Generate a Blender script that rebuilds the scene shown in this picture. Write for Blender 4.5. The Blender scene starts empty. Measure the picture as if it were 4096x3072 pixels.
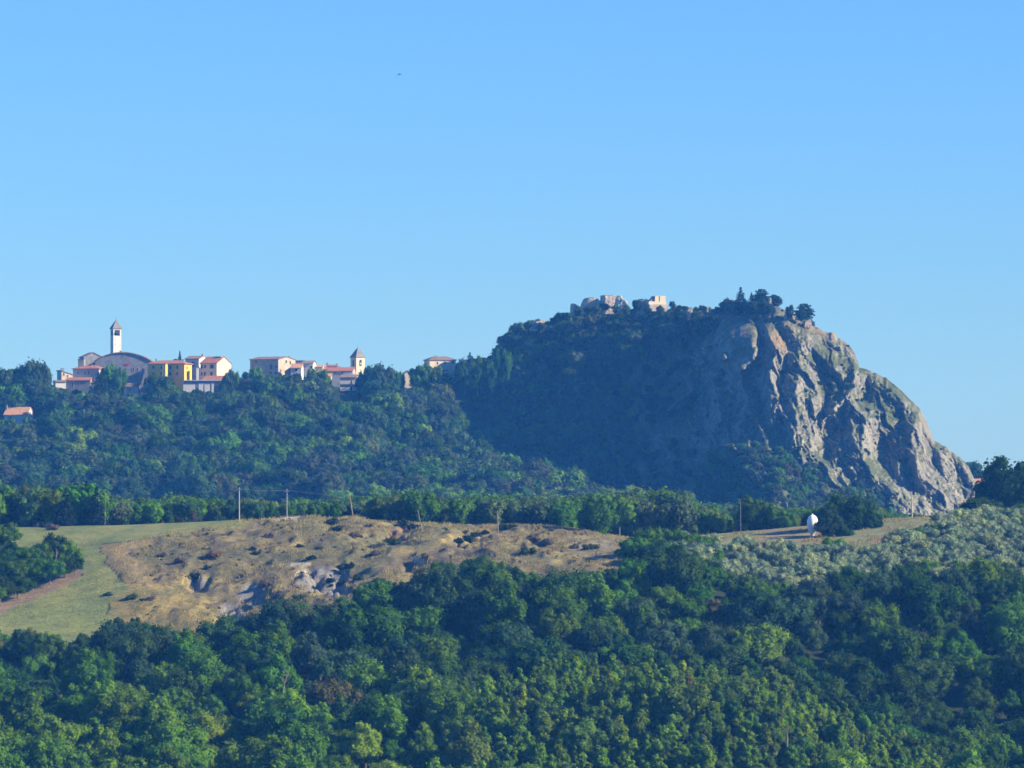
import bpy, math, random
import numpy as np
from mathutils import Vector
R = math.radians
# ------------------------------------------------------------------ camera, light, exposure
F = 22724.0            # focal length in pixels of the 4096 px wide photograph
PITCH = math.atan((1950-1536)/F)
scene = bpy.context.scene
cam_d = bpy.data.cameras.new("camera"); cam = bpy.data.objects.new("camera", cam_d)
scene.collection.objects.link(cam); scene.camera = cam
cam_d.sensor_width = 36.0; cam_d.lens = 36.0*F/4096.0
cam_d.clip_start = 1.0; cam_d.clip_end = 30000.0
cam.location = (0, 0, 0); cam.rotation_euler = (math.pi/2+PITCH, 0, 0)

SUN_EL, SUN_AZ = R(25), R(104)        # azimuth from +Y towards +X: the sun stands to the right
world = bpy.data.worlds.new("World"); scene.world = world; world.use_nodes = True
wn = world.node_tree; wn.nodes.clear()
sky = wn.nodes.new("ShaderNodeTexSky"); sky.sky_type = 'NISHITA'; sky.sun_disc = False
sky.sun_elevation = SUN_EL; sky.sun_rotation = SUN_AZ
sky.altitude = 1500; sky.air_density = 1.35; sky.dust_density = 0.0; sky.ozone_density = 6.0
tint = wn.nodes.new("ShaderNodeMix"); tint.data_type = 'RGBA'; tint.blend_type = 'MULTIPLY'
tint.inputs[0].default_value = 1.0; tint.inputs[7].default_value = (0.325, 0.55, 0.95, 1)
bg = wn.nodes.new("ShaderNodeBackground"); bg.inputs[1].default_value = 0.104
wo = wn.nodes.new("ShaderNodeOutputWorld")
wn.links.new(sky.outputs[0], tint.inputs[6]); wn.links.new(tint.outputs[2], bg.inputs[0]); wn.links.new(bg.outputs[0], wo.inputs[0])
sun_d = bpy.data.lights.new("sun", 'SUN'); sun_d.energy = 5.0; sun_d.angle = R(0.6); sun_d.color = (1.0, 0.90, 0.74)
sun = bpy.data.objects.new("sun", sun_d); scene.collection.objects.link(sun)
sdir = Vector((math.sin(SUN_AZ)*math.cos(SUN_EL), math.cos(SUN_AZ)*math.cos(SUN_EL), math.sin(SUN_EL)))
sun.rotation_euler = sdir.to_track_quat('Z', 'Y').to_euler(); sun.location = (600, 0, 400)
scene.view_settings.view_transform = 'Standard'; scene.view_settings.look = 'None'
scene.view_settings.exposure = 1.0; scene.view_settings.gamma = 1.0
HAZE_DENSITY = 0.000100; HAZE_COLOR = (0.065, 0.33, 0.93, 1)
scene.cycles.max_bounces = 4; scene.cycles.diffuse_bounces = 2; scene.cycles.volume_bounces = 0
scene.cycles.use_denoising = True

# ------------------------------------------------------------------ helpers
rnd = random.Random(7); nr = np.random.default_rng(11)
col = scene.collection
def at(sx, sy, Y):
    cx = (sx-2048)/F; cy = (1536-sy)/F
    dy = math.cos(PITCH)-cy*math.sin(PITCH); dz = math.sin(PITCH)+cy*math.cos(PITCH)
    return Vector((cx/dy*Y, Y, dz/dy*Y))
def zat(sy, Y): return Y*np.tan(PITCH+np.arctan((1536-np.asarray(sy, float))/F))
def proj(x, Y, z):
    a = math.atan2(z, Y)-PITCH
    sy = 1536-F*math.tan(a)
    cy = (1536-sy)/F
    return 2048+F*(x/Y)*(math.cos(PITCH)-cy*math.sin(PITCH)), sy
def link(o, parent=None):
    col.objects.link(o)
    if parent is not None: o.parent = parent
    return o
def mesh_np(name, V, Fc, mat=None, smooth=False):
    me = bpy.data.meshes.new(name)
    V = np.asarray(V, dtype=np.float32)
    if isinstance(Fc, np.ndarray):
        n, k = Fc.shape
        me.vertices.add(len(V)); me.vertices.foreach_set("co", V.ravel())
        me.loops.add(n*k); me.loops.foreach_set("vertex_index", Fc.astype(np.int32).ravel())
        me.polygons.add(n); me.polygons.foreach_set("loop_start", np.arange(0, n*k, k, dtype=np.int32))
        me.polygons.foreach_set("loop_total", np.full(n, k, dtype=np.int32))
        me.update(calc_edges=True)
    else:
        me.from_pydata([tuple(map(float, v)) for v in V], [], [tuple(map(int, f)) for f in Fc])
    if smooth: me.polygons.foreach_set("use_smooth", [True]*len(me.polygons))
    if mat: me.materials.append(mat)
    me.update()
    return me
def tag(o, label=None, cat=None, group=None, kind=None):
    if label: o["label"] = label
    if cat: o["category"] = cat
    if group: o["group"] = group
    if kind: o["kind"] = kind
    return o
def empty(name, loc, rz=0.0, **k):
    o = bpy.data.objects.new(name, None); o.empty_display_size = 1.0
    link(o); o.location = loc; o.rotation_euler = (0, 0, rz); return tag(o, **k)
class MB:
    def __init__(s): s.V = []; s.F = []
    def add(s, V, Fc):
        b = len(s.V); s.V += [tuple(v) for v in V]; s.F += [tuple(i+b for i in f) for f in Fc]; return s
    def box(s, x0, x1, y0, y1, z0, z1):
        return s.add([(x0,y0,z0),(x1,y0,z0),(x1,y1,z0),(x0,y1,z0),(x0,y0,z1),(x1,y0,z1),(x1,y1,z1),(x0,y1,z1)],
                     [(0,3,2,1),(4,5,6,7),(0,1,5,4),(1,2,6,5),(2,3,7,6),(3,0,4,7)])
    def extrude(s, prof, axis, a0, a1):
        """prof: closed polygon of (c, z); extruded along axis 'x' (c is y) or 'y' (c is x)"""
        n = len(prof)
        P = (lambda c, z, a: (a, c, z)) if axis == 'x' else (lambda c, z, a: (c, a, z))
        V = [P(c, z, a0) for c, z in prof]+[P(c, z, a1) for c, z in prof]
        Fc = [(i, (i+1) % n, n+(i+1) % n, n+i) for i in range(n)]
        Fc += [tuple(range(n-1, -1, -1)), tuple(range(n, 2*n))]
        return s.add(V, Fc)
    def tube(s, pts, r, n=8):
        V = []; Fc = []
        pts = [Vector(p) for p in pts]
        rr = r if isinstance(r, (list, tuple)) else [r]*len(pts)
        for i, p in enumerate(pts):
            d = (pts[min(i+1, len(pts)-1)]-pts[max(i-1, 0)]).normalized()
            a = d.cross(Vector((0.31, 0.95, 0.05))).normalized(); b = d.cross(a)
            for k in range(n):
                t = 2*math.pi*k/n; V.append(p+(a*math.cos(t)+b*math.sin(t))*rr[i])
        for i in range(len(pts)-1):
            for k in range(n):
                Fc.append((i*n+k, i*n+(k+1) % n, (i+1)*n+(k+1) % n, (i+1)*n+k))
        Fc.append(tuple(range(n-1, -1, -1))); Fc.append(tuple((len(pts)-1)*n+k for k in range(n)))
        return s.add(V, Fc)
    def mesh(s, name, mat):
        me = mesh_np(name, np.array(s.V), s.F, mat)
        import bmesh
        bm = bmesh.new(); bm.from_mesh(me); bmesh.ops.recalc_face_normals(bm, faces=bm.faces); bm.to_mesh(me); bm.free()
        return me
    def build(s, name, mat, parent=None):
        return link(bpy.data.objects.new(name, s.mesh(name, mat)), parent)

def _h(ix, iy, seed):
    n = (ix.astype(np.int64)*374761393+iy.astype(np.int64)*668265263+seed*1442695041) & 0xffffffff
    n = ((n ^ (n >> 13))*1274126177) & 0xffffffff
    return ((n ^ (n >> 16)) & 0xffff)/32767.5-1.0
def vnoise(x, y, seed=0):
    x = np.asarray(x, float); y = np.asarray(y, float)
    ix = np.floor(x); iy = np.floor(y); fx = x-ix; fy = y-iy
    ux = fx*fx*fx*(fx*(fx*6-15)+10); uy = fy*fy*fy*(fy*(fy*6-15)+10)
    a = _h(ix, iy, seed); b = _h(ix+1, iy, seed); c = _h(ix, iy+1, seed); d = _h(ix+1, iy+1, seed)
    return (a*(1-ux)+b*ux)*(1-uy)+(c*(1-ux)+d*ux)*uy
def fbm(x, y, o=4, seed=0, g=0.5):
    s = 0; a = 1; t = 0
    for i in range(o): s = s+a*vnoise(x*2**i+i*7.3, y*2**i-i*3.1, seed+i); t += a; a *= g
    return s/t
def ridged(x, y, o=4, seed=0, g=0.5):
    s = 0; a = 1; t = 0
    for i in range(o):
        n = 1-np.abs(vnoise(x*2.03**i+i*7.3, y*2.03**i-i*3.1, seed+i)); s = s+a*n*n; t += a; a *= g
    return s/t
def poly_mask(px, py, poly):
    inside = np.zeros(np.shape(px), bool); n = len(poly)
    for i in range(n):
        x0, y0 = poly[i]; x1, y1 = poly[(i+1) % n]
        c = ((y0 > py) != (y1 > py))
        with np.errstate(divide='ignore', invalid='ignore'):
            xi = (x1-x0)*(py-y0)/((y1-y0) if y1 != y0 else 1e-9)+x0
        inside ^= (c & (px < xi))
    return inside
def interp(pts, x): return np.interp(x, [p[0] for p in pts], [p[1] for p in pts])

# ------------------------------------------------------------------ materials
def nodes(name):
    m = bpy.data.materials.new(name); m.use_nodes = True; t = m.node_tree; t.nodes.clear()
    out = t.nodes.new("ShaderNodeOutputMaterial"); p = t.nodes.new("ShaderNodeBsdfPrincipled")
    t.links.new(p.outputs[0], out.inputs[0]); p.inputs["Specular IOR Level"].default_value = 0.2
    return m, t, p
def noise_node(t, scale, detail=4, vec=None, rough=0.6):
    n = t.nodes.new("ShaderNodeTexNoise"); n.inputs["Scale"].default_value = scale; n.inputs["Detail"].default_value = detail
    n.inputs["Roughness"].default_value = rough
    if vec is not None: t.links.new(vec, n.inputs["Vector"])
    return n
def ramp(t, fac, stops):
    r = t.nodes.new("ShaderNodeValToRGB"); e = r.color_ramp.elements
    while len(e) < len(stops): e.new(0.5)
    for i, (p, c) in enumerate(stops): e[i].position = p; e[i].color = tuple(c)+(1,)
    t.links.new(fac, r.inputs[0]); return r
def mix(t, a, b, fac, mode='MIX'):
    n = t.nodes.new("ShaderNodeMix"); n.data_type = 'RGBA'; n.blend_type = mode
    for sock, v in ((n.inputs[0], fac), (n.inputs[6], a), (n.inputs[7], b)):
        if hasattr(v, "is_output"): t.links.new(v, sock)
        elif isinstance(v, (int, float)): sock.default_value = v
        else: sock.default_value = tuple(v)+(1,)
    return n.outputs[2]
def bump(t, p, height, dist, strength=1.0):
    b = t.nodes.new("ShaderNodeBump"); b.inputs["Distance"].default_value = dist; b.inputs["Strength"].default_value = strength
    t.links.new(height, b.inputs["Height"]); t.links.new(b.outputs[0], p.inputs["Normal"])
def plain(name, c, var=0.25, scale=0.6, rough=0.9, bd=0.05, fine=6.0):
    m, t, p = nodes(name); tc = t.nodes.new("ShaderNodeTexCoord")
    a = noise_node(t, scale, 5, tc.outputs["Object"]); b = noise_node(t, fine, 3, tc.outputs["Object"])
    lo = [x*(1-var) for x in c]; hi = [min(1, x*(1+var)) for x in c]
    r = ramp(t, a.outputs[0], [(0.3, lo), (0.7, hi)]); r2 = ramp(t, b.outputs[0], [(0.3, (0.8,)*3), (0.7, (1.15,)*3)])
    t.links.new(mix(t, r.outputs[0], r2.outputs[0], 1.0, 'MULTIPLY'), p.inputs["Base Color"])
    p.inputs["Roughness"].default_value = rough; bump(t, p, b.outputs[0], bd)
    return m
def roof_mat(name, c):
    m, t, p = nodes(name); tc = t.nodes.new("ShaderNodeTexCoord")
    w = t.nodes.new("ShaderNodeTexWave"); w.inputs["Scale"].default_value = 1.3; w.inputs["Distortion"].default_value = 0.6
    t.links.new(tc.outputs["Object"], w.inputs["Vector"])
    a = noise_node(t, 1.2, 5, tc.outputs["Object"])
    r = ramp(t, a.outputs[0], [(0.3, [x*0.6 for x in c]), (0.55, c), (0.75, [min(1, x*1.3) for x in c])])
    r2 = ramp(t, w.outputs[0], [(0.0, (0.75,)*3), (0.6, (1.05,)*3)])
    t.links.new(mix(t, r.outputs[0], r2.outputs[0], 1.0, 'MULTIPLY'), p.inputs["Base Color"])
    p.inputs["Roughness"].default_value = 0.85; bump(t, p, w.outputs[0], 0.08)
    return m
M = dict(
    cream=plain("cream_plaster", (0.60, 0.51, 0.35), 0.10), yellow=plain("yellow_plaster", (0.70, 0.44, 0.07), 0.10),
    white=plain("white_plaster", (0.60, 0.57, 0.51), 0.10), grey=plain("grey_plaster", (0.36, 0.35, 0.33), 0.16),
    greyd=plain("old_grey_render", (0.22, 0.22, 0.23), 0.25), stone=plain("tan_stone", (0.38, 0.33, 0.25), 0.25),
    ruin=plain("ruin_masonry", (0.46, 0.40, 0.32), 0.35, 0.5, 0.95, 0.25, 1.6), slate=plain("slate_sheet", (0.20, 0.19, 0.17), 0.2),
    pane=plain("dark_glass", (0.03, 0.035, 0.045), 0.3, rough=0.3), frame=plain("pale_window_trim", (0.42, 0.40, 0.37), 0.1),
    wood=plain("weathered_wood", (0.30, 0.25, 0.19), 0.3), red=roof_mat("terracotta_tiles", (0.42, 0.17, 0.095)),
    orange=roof_mat("orange_tiles", (0.58, 0.32, 0.17)), brown=roof_mat("old_brown_tiles", (0.28, 0.19, 0.14)),
    metal=plain("bell_bronze", (0.10, 0.09, 0.07), 0.2, rough=0.5), redcloth=plain("red_cloth", (0.55, 0.04, 0.03), 0.1),
    tank=plain("white_painted_steel", (0.80, 0.80, 0.78), 0.04, rough=0.4), concrete=plain("concrete", (0.36, 0.35, 0.33), 0.2),
    feather=plain("dark_feathers", (0.03, 0.03, 0.035), 0.2), clock=plain("clock_enamel", (0.80, 0.79, 0.76), 0.03, rough=0.4),
    bark=plain("grey_bark", (0.16, 0.13, 0.10), 0.3, 0.8, 0.95, 0.1, 3.0), palebark=plain("pale_bare_wood", (0.17, 0.155, 0.13), 0.2),
    concretepole=plain("pale_pole_wood", (0.36, 0.33, 0.27), 0.2))
def leaf_material():
    m, t, p = nodes("foliage")
    at_ = t.nodes.new("ShaderNodeAttribute"); at_.attribute_type = 'INSTANCER'; at_.attribute_name = "tint"
    oi = t.nodes.new("ShaderNodeObjectInfo"); tc = t.nodes.new("ShaderNodeTexCoord")
    n = noise_node(t, 0.55, 3, tc.outputs["Object"]); n2 = noise_node(t, 2.3, 2, tc.outputs["Object"])
    r = ramp(t, n.outputs[0], [(0.3, (0.80, 0.83, 0.86)), (0.7, (1.22, 1.18, 1.05))])
    r2 = ramp(t, n2.outputs[0], [(0.3, (0.86, 0.87, 0.88)), (0.7, (1.14, 1.12, 1.08))])
    r3 = ramp(t, oi.outputs["Random"], [(0.0, (0.72, 0.80, 0.9)), (0.5, (1.0, 1.0, 1.0)), (0.85, (1.15, 1.08, 0.97)), (1.0, (1.35, 1.2, 0.92))])
    c = mix(t, at_.outputs["Color"], r.outputs[0], 1.0, 'MULTIPLY'); c = mix(t, c, r2.outputs[0], 1.0, 'MULTIPLY')
    c = mix(t, c, r3.outputs[0], 1.0, 'MULTIPLY')
    t.links.new(c, p.inputs["Base Color"]); p.inputs["Roughness"].default_value = 0.8; p.inputs["Specular IOR Level"].default_value = 0.03
    tr = t.nodes.new("ShaderNodeBsdfTranslucent"); t.links.new(c, tr.inputs[0])
    ms = t.nodes.new("ShaderNodeMixShader"); ms.inputs[0].default_value = 0.42
    out = [x for x in t.nodes if x.type == 'OUTPUT_MATERIAL'][0]
    t.links.new(p.outputs[0], ms.inputs[1]); t.links.new(tr.outputs[0], ms.inputs[2]); t.links.new(ms.outputs[0], out.inputs[0])
    return m
LEAF = leaf_material()

# ------------------------------------------------------------------ terrain
ROWS = [
 (4, [(0, 45000)]), (60, [(0, 12000)]), (300, [(0, 7200)]), (700, [(0, 5200)]), (900, [(0, 4250)]), (960, [(0, 3600), (4096, 3650)]),
 (1000, [(0, 3260), (2000, 3230), (3000, 3200), (4096, 3330)]),
 (1040, [(0, 3090), (1000, 3050), (1700, 2960), (2300, 2870), (2900, 2880), (3300, 2990), (3700, 3130), (4096, 3220)]),
 (1070, [(0, 2980), (1000, 2910), (1800, 2860), (2300, 2810), (2900, 2840), (3300, 2960), (3700, 3030), (4096, 3040)]),
 (1100, [(0, 2860), (1000, 2790), (1800, 2740), (2300, 2750), (2900, 2790), (3400, 2820), (4096, 2810)]),
 (1130, [(0, 2760), (500, 2740), (1000, 2660), (1500, 2590), (2000, 2540), (2500, 2550), (3000, 2580), (3500, 2590), (4096, 2570)]),
 (1160, [(0, 2680), (250, 2680), (500, 2640), (800, 2630), (1000, 2570), (1300, 2510), (1700, 2420), (2000, 2380), (2300, 2410), (2700, 2350), (3000, 2410), (3400, 2420), (4096, 2370)]),
 (1190, [(0, 2570), (400, 2560), (700, 2520), (950, 2500), (1200, 2430), (1400, 2370), (1900, 2290), (2300, 2310), (2500, 2290), (2800, 2300), (3200, 2330), (3600, 2290), (4096, 2250)]),
 (1220, [(0, 2440), (400, 2400), (700, 2360), (950, 2350), (1200, 2310), (1400, 2290), (1900, 2220), (2300, 2235), (2600, 2220), (3000, 2240), (3400, 2240), (4096, 2170)]),
 (1250, [(0, 2310), (400, 2250), (700, 2210), (1000, 2200), (1400, 2180), (1900, 2155), (2300, 2185), (2700, 2180), (3100, 2190), (3500, 2170), (4096, 2105)]),
 (1280, [(0, 2190), (400, 2150), (700, 2128), (1000, 2115), (1250, 2082), (1500, 2100), (1900, 2120), (2300, 2145), (2700, 2160), (3100, 2145), (3600, 2110), (4096, 2070)]),
 (1310, [(0, 2115), (650, 2102), (950, 2088), (1250, 2066), (1450, 2078), (1600, 2088), (1900, 2106), (2100, 2094), (2300, 2112), (2500, 2155), (2800, 2150), (3100, 2115), (3300, 2100), (3600, 2080), (4096, 2058)]),
 (1340, [(0, 2120), (1250, 2080), (2100, 2110), (2500, 2165), (3100, 2125), (4096, 2066)]),
 (1450, [(0, 2180), (4096, 2150)]), (1600, [(0, 2210), (4096, 2180)]), (1900, [(0, 2200), (4096, 2150)]),
 (2100, [(0, 2110), (1200, 2090), (2000, 2090), (3000, 2115), (4096, 2120)]),
 (2200, [(0, 1990), (800, 1970), (1400, 1960), (1700, 1990), (2100, 2030), (3000, 2100), (4096, 2110)]),
 (2300, [(0, 1830), (600, 1800), (1000, 1790), (1400, 1800), (1700, 1870), (2000, 1960), (2400, 2030), (3000, 2090), (4096, 2090)]),
 (2400, [(-300, 1690), (200, 1685), (600, 1660), (1000, 1650), (1300, 1640), (1600, 1690), (1800, 1790), (2100, 1950), (2400, 2010), (4096, 2000)]),
 (2480, [(0, 1585), (300, 1565), (900, 1560), (1200, 1550), (1500, 1560), (1700, 1520), (1900, 1510), (2050, 1560), (2400, 1900), (2800, 2000), (4096, 1990)]),
 (2540, [(0, 1590), (900, 1565), (1500, 1565), (1900, 1510), (2050, 1560), (2400, 1900), (4096, 1990)]),
 (2700, [(0, 1760), (4096, 1990)]), (3400, [(0, 1990), (4096, 1990)]), (5800, [(0, 1975), (4096, 1975)])]
TY = np.array([r[0] for r in ROWS], float)
TSX = np.arange(-3600, 7800, 50.0)
def _row(pts):
    v = np.interp(TSX, [p[0] for p in pts], [p[1] for p in pts])
    k = np.ones(5)/5; e = np.concatenate([np.full(2, v[0]), v, np.full(2, v[-1])])
    return np.convolve(e, k, 'valid')
TZ = np.array([zat(_row(r[1]), r[0]) for r in ROWS])       # (rows, cols) ground heights
def _pchip(x, y):
    h = np.diff(x)[:, None]; d = np.diff(y, axis=0)/h
    m = np.zeros_like(y); m[0] = d[0]; m[-1] = d[-1]
    w1 = 2*h[1:]+h[:-1]; w2 = h[1:]+2*h[:-1]
    with np.errstate(divide='ignore', invalid='ignore'):
        hm = (w1+w2)/(w1/d[:-1]+w2/d[1:])
    m[1:-1] = np.where(d[:-1]*d[1:] > 0, hm, 0); return m
TM = _pchip(TY, TZ)
def base_z(q, Y):
    q = np.asarray(q, float); Y = np.asarray(Y, float)
    j = np.clip(np.searchsorted(TY, Y)-1, 0, len(TY)-2); c = np.clip((q-TSX[0])/50.0, 0, len(TSX)-1.001)
    c0 = c.astype(int); fc = c-c0
    def g(T, jj): return T[jj, c0]*(1-fc)+T[jj, c0+1]*fc
    h = TY[j+1]-TY[j]; t = np.clip((Y-TY[j])/h, 0, 1)
    return g(TZ, j)*(2*t**3-3*t**2+1)+g(TZ, j+1)*(-2*t**3+3*t**2)+h*(g(TM, j)*(t**3-2*t**2+t)+g(TM, j+1)*(t**3-t**2))
def badland_w(q, Y):
    """1 inside the eroded slope"""
    left = np.interp(Y, [1180, 1200, 1225, 1245, 1262, 1275, 1300], [420, 470, 500, 420, 400, 560, 900])
    return np.clip((q-left-40)/120, 0, 1)*np.clip((2560-q)/200, 0, 1)*np.clip((Y-1165)/25, 0, 1)*np.clip((1318-Y)/22, 0, 1)
SCARPS = [(790, 2325, 45, 30, 4.0), (1010, 2370, 55, 40, 3.0), (1290, 2310, 120, 45, 4.5), (930, 2450, 60, 45, 4.0), (1340, 2340, 60, 40, 3.0),
          (1600, 2120, 60, 30, 4.0), (1860, 2155, 70, 30, 4.5), (1640, 2270, 60, 40, 3.0), (1330, 2090, 40, 30, 3), (2130, 2170, 80, 20, 2.5), (1480, 2160, 60, 30, 2.5)]
def ground(q, Y):
    """terrain height at fan column q (photo column) and distance Y"""
    q = np.asarray(q, float); Y = np.asarray(Y, float)
    z = base_z(q, Y); x = (q-2048)/F*Y
    w = badland_w(q, Y)
    far = np.clip((Y-1700)/300, 0, 1)
    z = z+fbm(x/38, Y/38, 3, 5)*(0.6+0.7*far)*np.clip(Y/900, 0, 1)
    r = ridged(x/15+0.35*fbm(x/20, Y/20, 2, 9), Y/34, 4, 21)
    z = z+w*((r-0.55)*2.2+fbm(x/6, Y/6, 3, 31)*0.45+fbm(x/2.0, Y/2.6, 2, 35)*0.28)
    sy = 1536-F*np.tan(np.arctan2(z, Y)-PITCH)
    for sx0, sy0, rx, ry, a in SCARPS:
        d = ((q-sx0)/rx)**2+((sy-sy0)/ry)**2
        z = z-w*0.6*a*np.exp(-d)*(1+0.8*vnoise(x/1.6, Y/3, 77))
    return z
def gpt(x, Y): return float(ground(2048+F*x/Y, Y))
sxs = np.concatenate([np.arange(-3600, -300, 60), np.arange(-300, 4400, 9.0), np.arange(4400, 7800, 60)])
Ys = np.concatenate([[4, 30, 60, 120, 300, 500, 700, 800, 900], np.arange(940, 1170, 5.0), np.arange(1170, 1330, 1.1), np.arange(1332, 2080, 25.0),
                     np.arange(2085, 2560, 8.0), np.arange(2580, 2800, 25), [2900, 3100, 3400, 4000, 5000, 5800]])
QQ, YY = np.meshgrid(sxs, Ys); ZZ = ground(QQ, YY); XX = (QQ-2048)/F*YY
GREEN = [(40, 2080), (1010, 2080), (1000, 2104), (840, 2116), (700, 2132), (560, 2152), (400, 2178), (396, 2192), (425, 2250), (470, 2310), (520, 2345),
         (450, 2400), (430, 2450), (470, 2480), (300, 2600), (-400, 2650), (-400, 2440), (0, 2455), (340, 2300), (335, 2270), (250, 2200), (40, 2190)]
TRACK = [(-300, 2520), (-300, 2440), (0, 2412), (180, 2335), (330, 2272), (345, 2290), (300, 2325), (200, 2372), (60, 2430), (0, 2462)]
def cover_colours(Q, Y, Z):
    SY = 1536-F*np.tan(np.arctan2(Z, Y)-PITCH)
    X = (Q-2048)/F*Y
    wx = Q+18*fbm(X/6, Y/6, 3, 50); wy = SY+7*fbm(X/5+9, Y/8, 3, 51)
    C = np.zeros(Q.shape+(3,))
    def put(mask, c):
        m = np.asarray(mask, float)[..., None]; C[:] = C*(1-m)+m*np.array(c)
    put(np.ones(Q.shape), (0.030, 0.048, 0.018))
    n1 = fbm(X/5+Z/3, Z/1.6, 4, 60); n2 = fbm(X/4+30-Z/2, Z/2.2, 4, 61); n3 = fbm(X/11-20, Z/3, 3, 62)
    bad = (badland_w(Q, Y) > 0.05) & (Y > 1165)
    put(bad, (0.190, 0.162, 0.070))
    put(bad*np.clip(n1*4-0.3, 0, 1)*0.85, (0.29, 0.24, 0.085))
    n4 = fbm(X/2.2, Z/0.9+Y/6, 4, 64); put(bad*np.clip(n4*5-0.3, 0, 1)*0.6, (0.115, 0.095, 0.06)); put(bad*np.clip(n2*5+0.25, 0, 1)*0.8, (0.125, 0.105, 0.062))
    put(bad*np.clip(n3*5-0.4, 0, 1)*0.8, (0.13, 0.13, 0.06))
    # yellow-green lower left corner of the slope
    yg = poly_mask(wx, wy, [(455, 2345), (560, 2330), (700, 2350), (800, 2400), (860, 2450), (960, 2520), (700, 2560), (430, 2520), (440, 2440)])
    put(yg*0.85, (0.30, 0.235, 0.07)); put(yg*np.clip(n1*4, 0, 1)*0.7, (0.17, 0.17, 0.06))
    # grey marl
    for sx0, sy0, rx, ry, a in SCARPS[:5]:
        d = ((wx-sx0)/(rx*0.95))**2+((wy-sy0-8)/(ry*1.1))**2
        put(bad*np.clip((1.15-d)*3, 0, 1)*0.95, (0.20, 0.195, 0.19))
    for (a0, a1, b0, b1) in [(1075, 1200, 2066, 2082), (1120, 1245, 2252, 2270), (1655, 1690, 2225, 2262), (800, 830, 2300, 2316), (1180, 1240, 2290, 2300)]:
        put(((wx > a0) & (wx < a1) & (wy > b0) & (wy < b1))*np.clip(n2*5+0.8, 0, 1), (0.44, 0.40, 0.31))
    org = poly_mask(wx, wy, [(1560, 2110), (1625, 2110), (1640, 2160), (1590, 2175), (1555, 2150)])
    put(org*0.6, (0.33, 0.20, 0.10))
    edge = poly_mask(wx, wy, [(400, 2182), (560, 2155), (640, 2170), (520, 2200), (560, 2290), (660, 2350), (520, 2340), (430, 2250)])
    put(edge*0.6, (0.33, 0.25, 0.11))
    g = poly_mask(wx, wy, GREEN) & (Y > 1150) & (Y < 1345)
    put(g, (0.185, 0.215, 0.060)); put(g*np.clip(n3*3+0.2, 0, 1)*0.6, (0.26, 0.26, 0.085)); put(g*np.clip(n2*4, 0, 1)*0.5, (0.12, 0.17, 0.055))
    tr = poly_mask(wx, wy+3, TRACK) & (Y < 1345); put(tr*0.9, (0.25, 0.185, 0.12))
    # right hand dry patches and olive grove soil
    rt = (Q > 2540) & (Y > 1170) & (Y < 1345); put(rt*1.0, (0.21, 0.23, 0.11))
    for P, c in (([(3440, 2240), (3500, 2150), (3600, 2115), (3760, 2085), (3720, 2130), (3620, 2160), (3540, 2200)], (0.30, 0.235, 0.125)),
                 ([(3010, 2200), (3040, 2120), (3230, 2090), (3320, 2110), (3330, 2190), (3250, 2230), (3120, 2230)], (0.26, 0.215, 0.11)),
                 ([(2300, 2140), (2540, 2140), (2560, 2200), (2400, 2240), (2290, 2230)], (0.23, 0.20, 0.11))):
        put(poly_mask(wx, wy, P) & (Y > 1170) & (Y < 1345), c)
    return C
CC = cover_colours(QQ, YY, ZZ)
def grid_faces(nr_, nc):
    i = np.arange(nr_-1)[:, None]*nc+np.arange(nc-1)[None, :]
    return np.stack([i, i+1, i+nc+1, i+nc], -1).reshape(-1, 4)
tm, tt, tp = nodes("terrain_cover")
ta = tt.nodes.new("ShaderNodeAttribute"); ta.attribute_name = "cover"; tcx = tt.nodes.new("ShaderNodeTexCoord")
na = noise_node(tt, 0.22, 6, tcx.outputs["Object"], 0.7); nb = noise_node(tt, 1.1, 5, tcx.outputs["Object"], 0.75)
ra = ramp(tt, na.outputs[0], [(0.3, (0.70, 0.72, 0.74)), (0.7, (1.30, 1.25, 1.15))]); rb = ramp(tt, nb.outputs[0], [(0.3, (0.6, 0.62, 0.64)), (0.72, (1.42, 1.38, 1.3))])
tt.links.new(mix(tt, mix(tt, ta.outputs[0], ra.outputs[0], 1.0, 'MULTIPLY'), rb.outputs[0], 1.0, 'MULTIPLY'), tp.inputs["Base Color"])
tp.inputs["Roughness"].default_value = 0.95; bump(tt, tp, nb.outputs[0], 0.4)
me = mesh_np("terrain", np.stack([XX, YY, ZZ], -1).reshape(-1, 3), grid_faces(*QQ.shape), tm, True)
ca = me.color_attributes.new("cover", 'FLOAT_COLOR', 'POINT')
ca.data.foreach_set("color", np.concatenate([CC, np.ones(CC.shape[:2]+(1,))], -1).astype(np.float32).ravel())
tag(link(bpy.data.objects.new("terrain", me)), kind='structure')
gm = plain("dry_plain", (0.10, 0.10, 0.05), 0.4, 0.01, 0.95, 0.3, 0.2)
tag(MB().box(-6000, 6000, -200, 6000, -92, -90).build("ground", gm), kind='structure')

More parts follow.
